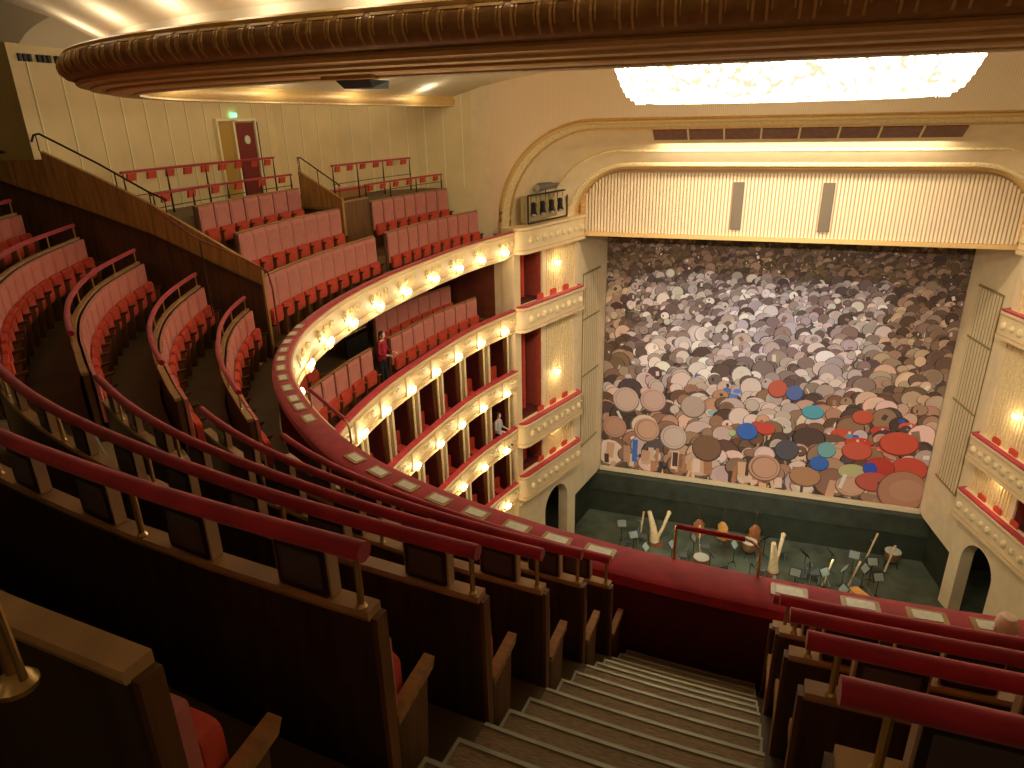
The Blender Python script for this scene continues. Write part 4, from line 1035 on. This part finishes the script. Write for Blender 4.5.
# ------------------------------------------------------------------ sconces
def make_sconce(label, group):
    t = thing('wall_sconce', label, 'sconce', (0, 0, 0), 0, group)
    b = MB(); b.lathe([(.001, -.09), (.05, -.07), (.055, .05), (.02, .12), (.001, .13)], (0, .02, 0), 10, None, 1, .4); b.build('backplate', goldL, t, True)
    for sx in (-1, 1):
        b = MB(); b.tube([(0, .03, 0), (sx*.05, .09, -.05), (sx*.10, .13, -.02), (sx*.105, .13, .03)], .010, 6); b.lathe([(.012, 0), (.03, .01), (.03, .02)], (sx*.105, .13, .02), 8); b.build('arm', brass, t, True)
        b = MB(); b.lathe([(.010, 0), (.040, .03), (.050, .07), (.036, .12), (.006, .155)], (sx*.105, .13, .045), 10); b.build('bulb', bulbM, t, True)
    return t
SC = None
def put_sconce(loc, rz, label, watts=8.5, group='glowing twin lamps on the tier fronts'):
    global SC
    if SC is None:
        SC = make_sconce(label, group); SC.location = loc; SC.rotation_euler = (0, 0, rz)
    else: dup(SC, loc, rz, label, group)
    L = bpy.data.lights.new('sconce_light', 'POINT'); L.energy = watts; L.color = (1, .74, .42); L.shadow_soft_size = .07
    o = bpy.data.objects.new('sconce_light', L); COL.objects.link(o)
    o.location = (loc[0]-math.sin(rz)*.24, loc[1]+math.cos(rz)*.24, loc[2]-.03)
for q, (z, ss, nm2) in enumerate(((12.42, [.87, 2.36, 3.85, 5.46, 7.2, 8.8, 10.4, 11.9, 13.4, 15.05], 'gallery front'),
                  (9.52, [.99, 2.6, 4.2, 5.75, 7.35, 8.95, 10.45, 12.0, 13.5], 'balcony tier front'),
                  (7.02, [.99, 2.6, 4.2, 5.8, 7.4, 9.0, 10.6], 'upper box tier front'),
                  (4.60, [1.1, 2.7, 4.3, 5.9, 7.5], 'middle box tier front'), (2.1, [1.1, 2.7], 'lowest box tier front'))):
    for k, s in enumerate(ss):
        put_sconce(H(s, .0, z), HA(s), 'glowing twin lamp, %s from the tower, on the %s' % (ORD[k], nm2))
# tower wall lamps
for sg in (-1, 1):
    L = math.hypot(TB[0]-TA[0], TB[1]-TA[1]); tx, ty = (TB[0]-TA[0])/L, (TB[1]-TA[1])/L; ox, oy = ty, -tx
    for k, z in enumerate((11.45, 6.75, 4.35)):
        u = .62; loc = ((TA[0]+tx*u*L+ox*.0)*(-sg), TA[1]+ty*u*L+oy*.0, z)
        rz = math.atan2(-ox*(-sg), oy) if 0 else math.atan2(oy, ox*(-sg))-PI/2
        put_sconce(loc, rz, 'lamp glowing on ribbed tower wall %s, %s from the top' % ('beside the tiers in view' if sg == -1 else 'across the pit', ORD[k]), 12., 'lamps on the tower walls')

# ================================================================== STAGE EDGE AND PIT
b = MB(); b.loft([[(x, 31.7, -.02), (x, 31.1-.0*abs(x), -.02), (x, 31.0, -.1), (x, 30.9, -1.0)] for x in np.linspace(-8, 8, 17)], pitW)
b.add([(-8, 30.9, -1.0), (8, 30.9, -1.0), (8, 31.7, -1.0), (-8, 31.7, -1.0)], [(0, 1, 2, 3)], blackM)
o = b.build('stage_floor_edge', None, recalc=False); struct(o, 'dark green stage edge sloping below the curtain', 'floor')
b = MB(); b.add([(-14, 14, PIT), (14, 14, PIT), (14, 31.7, PIT), (-14, 31.7, PIT)], [(0, 1, 2, 3)]); o = b.build('floor', pitM, recalc=False); struct(o, 'dark green floor of the orchestra pit', 'floor')
b = MB(); b.add([(-14, 31.0, PIT), (14, 31.0, PIT), (14, 31.0, -.5), (-14, 31.0, -.5)], [(0, 1, 2, 3)]); o = b.build('wall_back', pitW, recalc=False); struct(o, 'dark pit wall under the stage edge', 'wall')
def at_pit(px, py, z=PIT):
    f = 687.; a = R3@(np.array([px-512., py-384., f])); t = (z-CAM[2])/a[2]; return CAM+a*t
vz = np.array([38., 1773., 687.]); vz /= np.linalg.norm(vz); vx = np.array([-2096., -221., 687.]); vx /= np.linalg.norm(vx)
up = -vz; xr = -vx; xr = xr-up*xr.dot(up); xr /= np.linalg.norm(xr); fw = np.cross(up, xr); R3 = np.stack([xr, fw, up])
def pit_loc(x, y): return (x, y, PIT)
# harps
def harp(x, y, rz, label):
    t = thing('covered_harp', label, 'harp', (x, y, PIT), rz, 'pale harps in the pit')
    b = MB(); b.tube([(-.1, 0, .25), (-.2, 0, 1.0), (-.42, 0, 1.85)], [.24, .16, .10], 10); b.build('soundbox', harpM, t, True)
    b = MB(); b.tube([(-.08, 0, .15), (.25, 0, 1.0), (.48, 0, 1.80)], [.09, .075, .085], 10); b.sphere((.49, 0, 1.84), .11, harpM, 10); b.build('column', harpM, t, True)
    b = MB(); b.rbox(-.3, .3, -.18, .18, 0, .14, .04, None, 'y'); b.build('base', bassM, t)
    return t
harp(-3.95, 28.7, .2, 'pale wooden harp standing in the pit near the box tower'); harp(1.35, 28.0, 1.1, 'pale wooden harp standing mid pit beyond the stair guard bar')
def bass(x, y, rz, label, m=bassM):
    t = thing('double_bass', label, 'double bass', (x, y, PIT), rz, 'double basses in the pit')
    b = MB(); prof = [(.02, .25), (.28, .30), (.34, .5), (.24, .78), (.27, 1.0), (.12, 1.22), (.04, 1.26)]
    b.lathe(prof, (0, 0, 0), 14, None, 1, .45); b.build('body', m, t, True)
    b = MB(); b.tube([(0, 0, 1.2), (0, .03, 1.75)], [.035, .025], 8); b.tube([(0, .03, 1.75), (.05, .05, 1.86), (.0, .07, 1.92), (-.04, .06, 1.86)], .03, 6); b.build('neck', woodD, t, True)
    b = MB(); b.tube([(0, 0, 0), (0, 0, .27)], .012, 6); b.build('endpin', steel, t)
    return t
bass(-2.1, 29.6, .3, 'dark double bass upright in the pit, nearest the box tower'); bass(-1.0, 29.7, -.4, 'amber double bass upright in the pit beside the low wood table', amber); bass(.45, 29.9, .2, 'red-brown double bass upright in the pit beyond wood table')
t = thing('wood_table', 'low light wood table between two basses in the pit', 'table', (-.3, 29.6, PIT)); b = MB(); b.box(-.5, .5, -.18, .18, .5, .62); b.build('tabletop', amber, t)
for lx in (-.45, .45):
    b = MB(); b.box(lx-.04, lx+.04, -.15, .15, 0, .5); b.build('leg', woodM, t)
t = thing('marimba', 'long amber marimba lying at the far side of the pit', 'marimba', (5.0, 25.9, PIT), 2.2)
b = MB(); b.hexa([(-1.1, -.28, .75), (1.1, -.2, .75), (1.1, .2, .75), (-1.1, .28, .75)], [(-1.1, -.28, .9), (1.1, -.2, .9), (1.1, .2, .9), (-1.1, .28, .9)]); b.build('bars', amber, t)
for lx in (-.9, .9):
    b = MB(); b.box(lx-.04, lx+.04, -.2, .2, 0, .75); b.build('leg', woodM, t)
rnd = random.Random(5)
first_ms = None; cntm = 0
spots = [(-5.6, 28.4), (-4.9, 27.6), (-3.1, 27.4), (-2.2, 28.2), (-1.4, 27.2), (-.4, 28.2), (.3, 27.0), (.9, 29.2), (2.1, 26.8), (2.6, 28.4), (3.3, 27.2), (3.7, 28.8), (4.1, 27.8), (4.6, 28.9), (4.9, 28.0), (5.3, 28.6), (5.4, 27.5), (2.9, 25.8), (1.2, 26.0), (3.9, 26.2), (-2.7, 26.4), (-4.2, 26.8)]
for k, (x, y) in enumerate(spots):
    lab = 'black music stand with pale sheet in the pit, %s counted from the near tower' % (ORD+['nineteenth', 'twentieth', 'twenty-first', 'twenty-second'])[k]
    if first_ms is None:
        t = first_ms = thing('music_stand', lab, 'music stand', (x, y, PIT), .3, 'music stands in the pit')
        b = MB(); b.tube([(0, 0, .1), (0, 0, 1.0)], .016, 6); b.build('pole', blackM, t)
        for a in range(3):
            b = MB(); b.tube([(0, 0, .2), (.25*math.cos(a*2.09), .25*math.sin(a*2.09), 0)], .012, 5); b.build('leg', blackM, t)
        b = MB(); b.hexa([(-.25, -.06, .95), (.25, -.06, .95), (.25, -.04, .95), (-.25, -.04, .95)], [(-.25, .14, 1.25), (.25, .14, 1.25), (.25, .16, 1.25), (-.25, .16, 1.25)]); b.build('desk', blackM, t)
        b = MB(); b.hexa([(-.20, -.075, .97), (.20, -.075, .97), (.20, -.062, .97), (-.20, -.062, .97)], [(-.20, .115, 1.22), (.20, .115, 1.22), (.20, .128, 1.22), (-.20, .128, 1.22)]); b.build('sheet_music', mat('sheet_paper', (.22, .24, .19), .8), t)
    else: dup(first_ms, (x, y, PIT), rnd.uniform(-2.5, 2.5), lab)
fc = None
cs = [(-5.2, 27.8), (-4.6, 28.6), (-2.6, 27.6), (-1.7, 28.6), (-.9, 26.8), (.8, 27.6), (1.6, 29.3), (2.4, 27.6), (3.0, 28.0), (3.6, 26.7), (4.4, 27.2), (4.8, 26.5), (-3.4, 26.6), (.2, 26.2)]
for k, (x, y) in enumerate(cs):
    lab = 'dark musician chair in the pit, %s counted from the near tower' % ORD[k]
    if fc is None:
        t = fc = thing('orchestra_chair', lab, 'chair', (x, y, PIT), .4, 'musician chairs in the pit')
        b = MB(); b.rbox(-.2, .2, -.2, .2, .44, .5, .05, None, 'z'); b.build('seat', mat('grey_cloth', (.10, .11, .10), .7), t)
        b = MB(); b.rbox(-.2, .2, -.22, -.18, .6, .95, .05, None, 'y'); b.build('backrest', mat('grey_cloth', (0, 0, 0)), t)
        for lx in (-.17, .17):
            for ly in (-.18, .17):
                b = MB(); b.tube([(lx, ly, 0), (lx, ly, .95 if ly < 0 else .45)], .012, 5); b.build('leg', steel, t)
    else: dup(fc, (x, y, PIT), rnd.uniform(-2.5, 2.5), lab)

fb0 = None
for k, (px_, py_, rz_, tl) in enumerate(((822, 588, .3, .5), (848, 588, -.2, .6), (866, 560, .1, .35), (884, 574, .4, .5), (640, 540, 1.2, .5), (700, 555, 2.0, .6))):
    p = at_pit(px_, py_); lab = 'long pale bassoon leaning on its stand in the pit, %s from the near tower' % ORD[k]
    if fb0 is None:
        t = fb0 = thing('bassoon', lab, 'bassoon', (p[0], p[1], PIT), rz_, 'bassoons on stands in the pit')
        b = MB(); b.tube([(0, 0, .12), (.12, .02, .7), (.28, .03, 1.45)], [.045, .04, .05], 8); b.build('body', harpM, t, True)
        b = MB(); b.tube([(.12, .03, .75), (.17, .12, .95), (.10, .18, 1.0)], .010, 6); b.build('crook', steel, t, True)
        b = MB(); b.tube([(0, 0, .10), (.25, 0, .0)], .012, 5); b.tube([(0, 0, .10), (-.15, .2, .0)], .012, 5); b.tube([(0, 0, .10), (-.15, -.2, .0)], .012, 5); b.build('stand', blackM, t)
    else: dup(fb0, (p[0], p[1], PIT), rz_, lab)
fk = None
for k, (px_, py_) in enumerate(((748, 556), (700, 572), (868, 548), (890, 566))):
    p = at_pit(px_, py_); lab = 'copper kettledrum with pale skin in the pit, %s from the near tower' % ORD[k]
    if fk is None:
        t = fk = thing('kettledrum', lab, 'drum', (p[0], p[1], PIT), 0, 'kettledrums in the pit')
        b = MB(); b.lathe([(.02, .25), (.2, .3), (.32, .5), (.35, .75), (.35, .8)], (0, 0, 0), 18); b.build('bowl', mat('copper', (.55, .25, .10), .3, .7), t, True)
        b = MB(); b.lathe([(.01, .80), (.34, .80), (.34, .815), (.01, .82)], (0, 0, 0), 18); b.build('drum_skin', mat('drum_skin', (.55, .55, .46), .5), t)
        for a in range(3):
            b = MB(); b.tube([(.2*math.cos(a*2.09), .2*math.sin(a*2.09), .4), (.33*math.cos(a*2.09), .33*math.sin(a*2.09), 0)], .018, 6); b.build('leg', ironM, t)
    else: dup(fk, (p[0], p[1], PIT), .5*k, lab)
for x, y in ((-3.5, 27.2), (0, 27.4), (3.2, 27.4)):  # lights added to brighten the pit floor; no stand carries a lamp
    L = bpy.data.lights.new('added_pit_fill', 'POINT'); L.energy = 34; L.color = (.82, 1, .86); L.shadow_soft_size = .1
    o = bpy.data.objects.new('added_pit_fill', L); COL.objects.link(o); o.location = (x, y, -.4)
# ================================================================== PEOPLE
def person(name, label, loc, rz, joints, rad, cloth, head_c, head_r=.098, hair=True, hands=None, skin_parts=None, lower=None):
    t = thing(name, label, 'person', loc, rz)
    # body grown on a joint tree with the skin modifier
    vs = [j[0] for j in joints]; es = [(i, j[1]) for i, j in enumerate(joints) if j[1] is not None]
    me = bpy.data.meshes.new('body'); me.from_pydata(vs, es, []); o = bpy.data.objects.new('body', me); COL.objects.link(o); o.parent = t
    sk = o.modifiers.new('skin', 'SKIN')
    for i, v in enumerate(me.skin_vertices[0].data if me.skin_vertices else []): v.radius = (rad[i], rad[i])
    return t, o
def build_person(label, loc, rz, seated=False, bald=False, top=cloth1, legs=cloth2, s=1.0, head_turn=0.):
    t = thing('person', label, 'person', loc, rz)
    hip = .48 if seated else .92
    J = {}
    J['pel'] = (0, 0, hip); J['chest'] = (0, .03, hip+.38); J['neck'] = (0, .04, hip+.56); J['head'] = (0, .06, hip+.66)
    segs = [('pel', 'chest'), ('chest', 'neck'), ('neck', 'head')]
    R = {'pel': .135, 'chest': .150, 'neck': .055, 'head': .06}
    for sg, n in ((-1, 'l'), (1, 'r')):
        J['sh'+n] = (sg*.175, .03, hip+.50); J['el'+n] = (sg*.23, .05, hip+.22); J['wr'+n] = (sg*.17, .30, hip+.20)
        R['sh'+n] = .062; R['el'+n] = .045; R['wr'+n] = .03
        segs += [('neck', 'sh'+n), ('sh'+n, 'el'+n), ('el'+n, 'wr'+n)]
        if seated: J['hp'+n] = (sg*.10, .02, hip-.01); J['kn'+n] = (sg*.12, .46, hip+.0); J['an'+n] = (sg*.12, .48, .08); J['to'+n] = (sg*.12, .66, .03)
        else: J['hp'+n] = (sg*.10, 0, hip-.05); J['kn'+n] = (sg*.11, .03, .48); J['an'+n] = (sg*.11, 0, .08); J['to'+n] = (sg*.12, .18, .03)
        R['hp'+n] = .10; R['kn'+n] = .065; R['an'+n] = .04; R['to'+n] = .035
        segs += [('pel', 'hp'+n), ('hp'+n, 'kn'+n), ('kn'+n, 'an'+n), ('an'+n, 'to'+n)]
        # hand with five fingers
        J['ha'+n] = (sg*.15, .38, hip+.20); R['ha'+n] = .026; segs.append(('wr'+n, 'ha'+n))
        for f in range(4):
            J['f%d'%f+n] = (sg*(.12+.022*f), .43, hip+.195); J['g%d'%f+n] = (sg*(.12+.022*f), .47-.006*abs(f-1), hip+.17)
            R['f%d'%f+n] = .009; R['g%d'%f+n] = .007; segs += [('ha'+n, 'f%d'%f+n), ('f%d'%f+n, 'g%d'%f+n)]
        J['th'+n] = (sg*.115, .40, hip+.215); R['th'+n] = .009; segs.append(('ha'+n, 'th'+n))
    keys = list(J); me = bpy.data.meshes.new('body'); me.from_pydata([J[k] for k in keys], [(keys.index(a), keys.index(c)) for a, c in segs], [])
    o = bpy.data.objects.new('body', me); COL.objects.link(o); o.parent = t
    o.modifiers.new('skin', 'SKIN'); 
    if not me.skin_vertices: 
        bpy.context.view_layer.objects.active = o
    for i, k in enumerate(keys):
        v = me.skin_vertices[0].data[i]; v.radius = (R[k], R[k]); v.use_root = (k == 'pel')
    sb = o.modifiers.new('sub', 'SUBSURF'); sb.levels = 1; sb.render_levels = 1
    dg = bpy.context.evaluated_depsgraph_get(); ev = o.evaluated_get(dg); nm = bpy.data.meshes.new_from_object(ev)
    o.modifiers.clear(); o.data = nm
    for m_ in (top, legs, skinM): nm.materials.append(m_)
    for p in nm.polygons:
        c = p.center; p.use_smooth = True
        p.material_index = 2 if (c.y > .27 and c.z > hip+.1 and abs(c.x) > .08 and not (seated and c.z < hip+.1)) or c.z > hip+.57 else (1 if c.z < hip+.02 else 0)
    # head
    hz = hip+.76; b = MB()
    b.lathe([(.001, -.12), (.045, -.11), (.062, -.07), (.072, -.02), (.078, .03), (.074, .08), (.052, .115), (.001, .128)], (0, .06, hz), 14, skinM, .98, 1.18)
    b.hexa([(-.014, .15, hz-.03), (.014, .15, hz-.03), (.009, .175, hz-.03), (-.009, .175, hz-.03)], [(-.006, .145, hz+.02), (.006, .145, hz+.02), (.004, .15, hz+.02), (-.004, .15, hz+.02)], skinM)
    for sg in (-1, 1): b.sphere((sg*.078, .055, hz-.01), .022, skinM, 6, sx=.4); b.sphere((sg*.03, .142, hz+.015), .012, cloth3, 6); b.sphere((sg*.03, .153, hz+.015), .006, blackM, 6)
    b.box(-.022, .022, .140, .150, hz-.065, hz-.057, cloth1)
    b.build('head', None, t, True)
    if not bald:
        b = MB(); b.lathe([(.080, -.03), (.086, .03), (.082, .09), (.055, .13), (.001, .142)], (0, .048, hz), 14, hairM, .98, 1.12); b.build('hair', hairM, t, True)
    return t
build_person('person in red jacket standing in the balcony tier aisle', H(6.8, 1.18, 9.36), HA(6.8), top=cloth1)
build_person('person in pale shirt sitting in the box nearest the tower', H(.75, .55, 4.75), HA(.9), seated=True, top=cloth3)
bp = build_person('bald person seated in the short block, head above the velvet rails', H(25.84, .50, 12.22), HA(25.9), seated=True, bald=True, top=cloth2)
bp.scale = (.965,)*3

# small brass post at the near end of the bare cap
t = thing('brass_post', 'brass rail post with round flange on the bare wooden cap', 'post', H(22.93, RD(0, 23)+.12, 15.93))
b = MB(); b.lathe([(.045, 0), (.045, .012), (.03, .03), (.016, .04)], (0, 0, 0), 14); b.build('flange', brass, t, True)
b = MB(); b.tube([(0, 0, .03), (-.01, 0, .36)], .014, 10); b.tube([(.03, 0, .03), (.02, 0, .36)], .009, 8); b.build('tube', brass, t, True)

# ================================================================== LIGHTS
def plight(loc, e, col, r=.3):
    L = bpy.data.lights.new('cove_or_added_fill', 'POINT'); L.energy = e; L.color = col; L.shadow_soft_size = r
    o = bpy.data.objects.new('cove_or_added_fill', L); COL.objects.link(o); o.location = loc
for k in range(40):
    l = lo+RL*(k+.5)/40; x, y, z = RP(l, .62, 18.13)
    if y < 23.4: plight((x, y, z), 13, (1, .88, .68), .35)
for k in range(22):
    l = RLEN*k/22; x, y, z = RP(l, -.55, 17.98)
    if y < 24.0: plight((x, y, z), 34, (1, .86, .60), .3)
def area(loc, rot, e, col, sx, sy):
    L = bpy.data.lights.new('ceiling_lamp', 'AREA'); L.energy = e; L.color = col; L.shape = 'RECTANGLE'; L.size = sx; L.size_y = sy
    o = bpy.data.objects.new('ceiling_lamp', L); COL.objects.link(o); o.location = loc; o.rotation_euler = rot
for x in (-7.5, -2.5, 2.5, 7.5): plight((x, -3.6, 18.3), 10, (1, .80, .55), .25)  # unseen fill lights added behind the camera to lift the row backs
for sx, tx_ in ((-5.2, -1.8), (4.4, 1.8)):
    L = bpy.data.lights.new('curtain_spotlight', 'SPOT'); L.energy = 5200; L.color = (1, .90, .82); L.spot_size = math.radians(50); L.spot_blend = .8; L.shadow_soft_size = .15
    o = bpy.data.objects.new('curtain_spotlight', L); COL.objects.link(o); o.location = (sx, 8.6, 17.2)
    o.rotation_euler = (Vector((tx_, 31.6, 5.6))-Vector(o.location)).to_track_quat('-Z', 'Y').to_euler()
# work light from the slot above the curtain
L = bpy.data.lights.new('stage_slot_lamp', 'AREA'); L.energy = 290; L.color = (1, .84, .62); L.shape = 'RECTANGLE'; L.size = 9; L.size_y = .3
o = bpy.data.objects.new('stage_slot_lamp', L); COL.objects.link(o); o.location = (0, 25.75, 15.95)
o.rotation_euler = (Vector((0, 31.6, 5.5))-Vector(o.location)).to_track_quat('-Z', 'Y').to_euler()
w = bpy.data.worlds.new('World'); scn.world = w; w.use_nodes = True
w.node_tree.nodes['Background'].inputs[0].default_value = (1, .74, .48, 1); w.node_tree.nodes['Background'].inputs[1].default_value = .05

# ================================================================== CAMERA
cd = bpy.data.cameras.new('Camera'); co = bpy.data.objects.new('Camera', cd); COL.objects.link(co); scn.camera = co
cd.sensor_fit = 'HORIZONTAL'; cd.sensor_width = 36; cd.lens = 36*687./1024.; cd.clip_start = .05; cd.clip_end = 200
M = Matrix.Identity(4)
for r in range(3):
    M[r][0] = R3[r][0]; M[r][1] = -R3[r][1]; M[r][2] = -R3[r][2]; M[r][3] = CAM[r]
co.matrix_world = M
scn.view_settings.view_transform = 'Standard'; scn.view_settings.look = 'None'; scn.view_settings.gamma = 1; scn.view_settings.use_curve_mapping = False
scn.view_settings.exposure = 0.2
scn.cycles.use_denoising = True; scn.cycles.max_bounces = 7; scn.cycles.diffuse_bounces = 4; scn.cycles.sample_clamp_indirect = 4
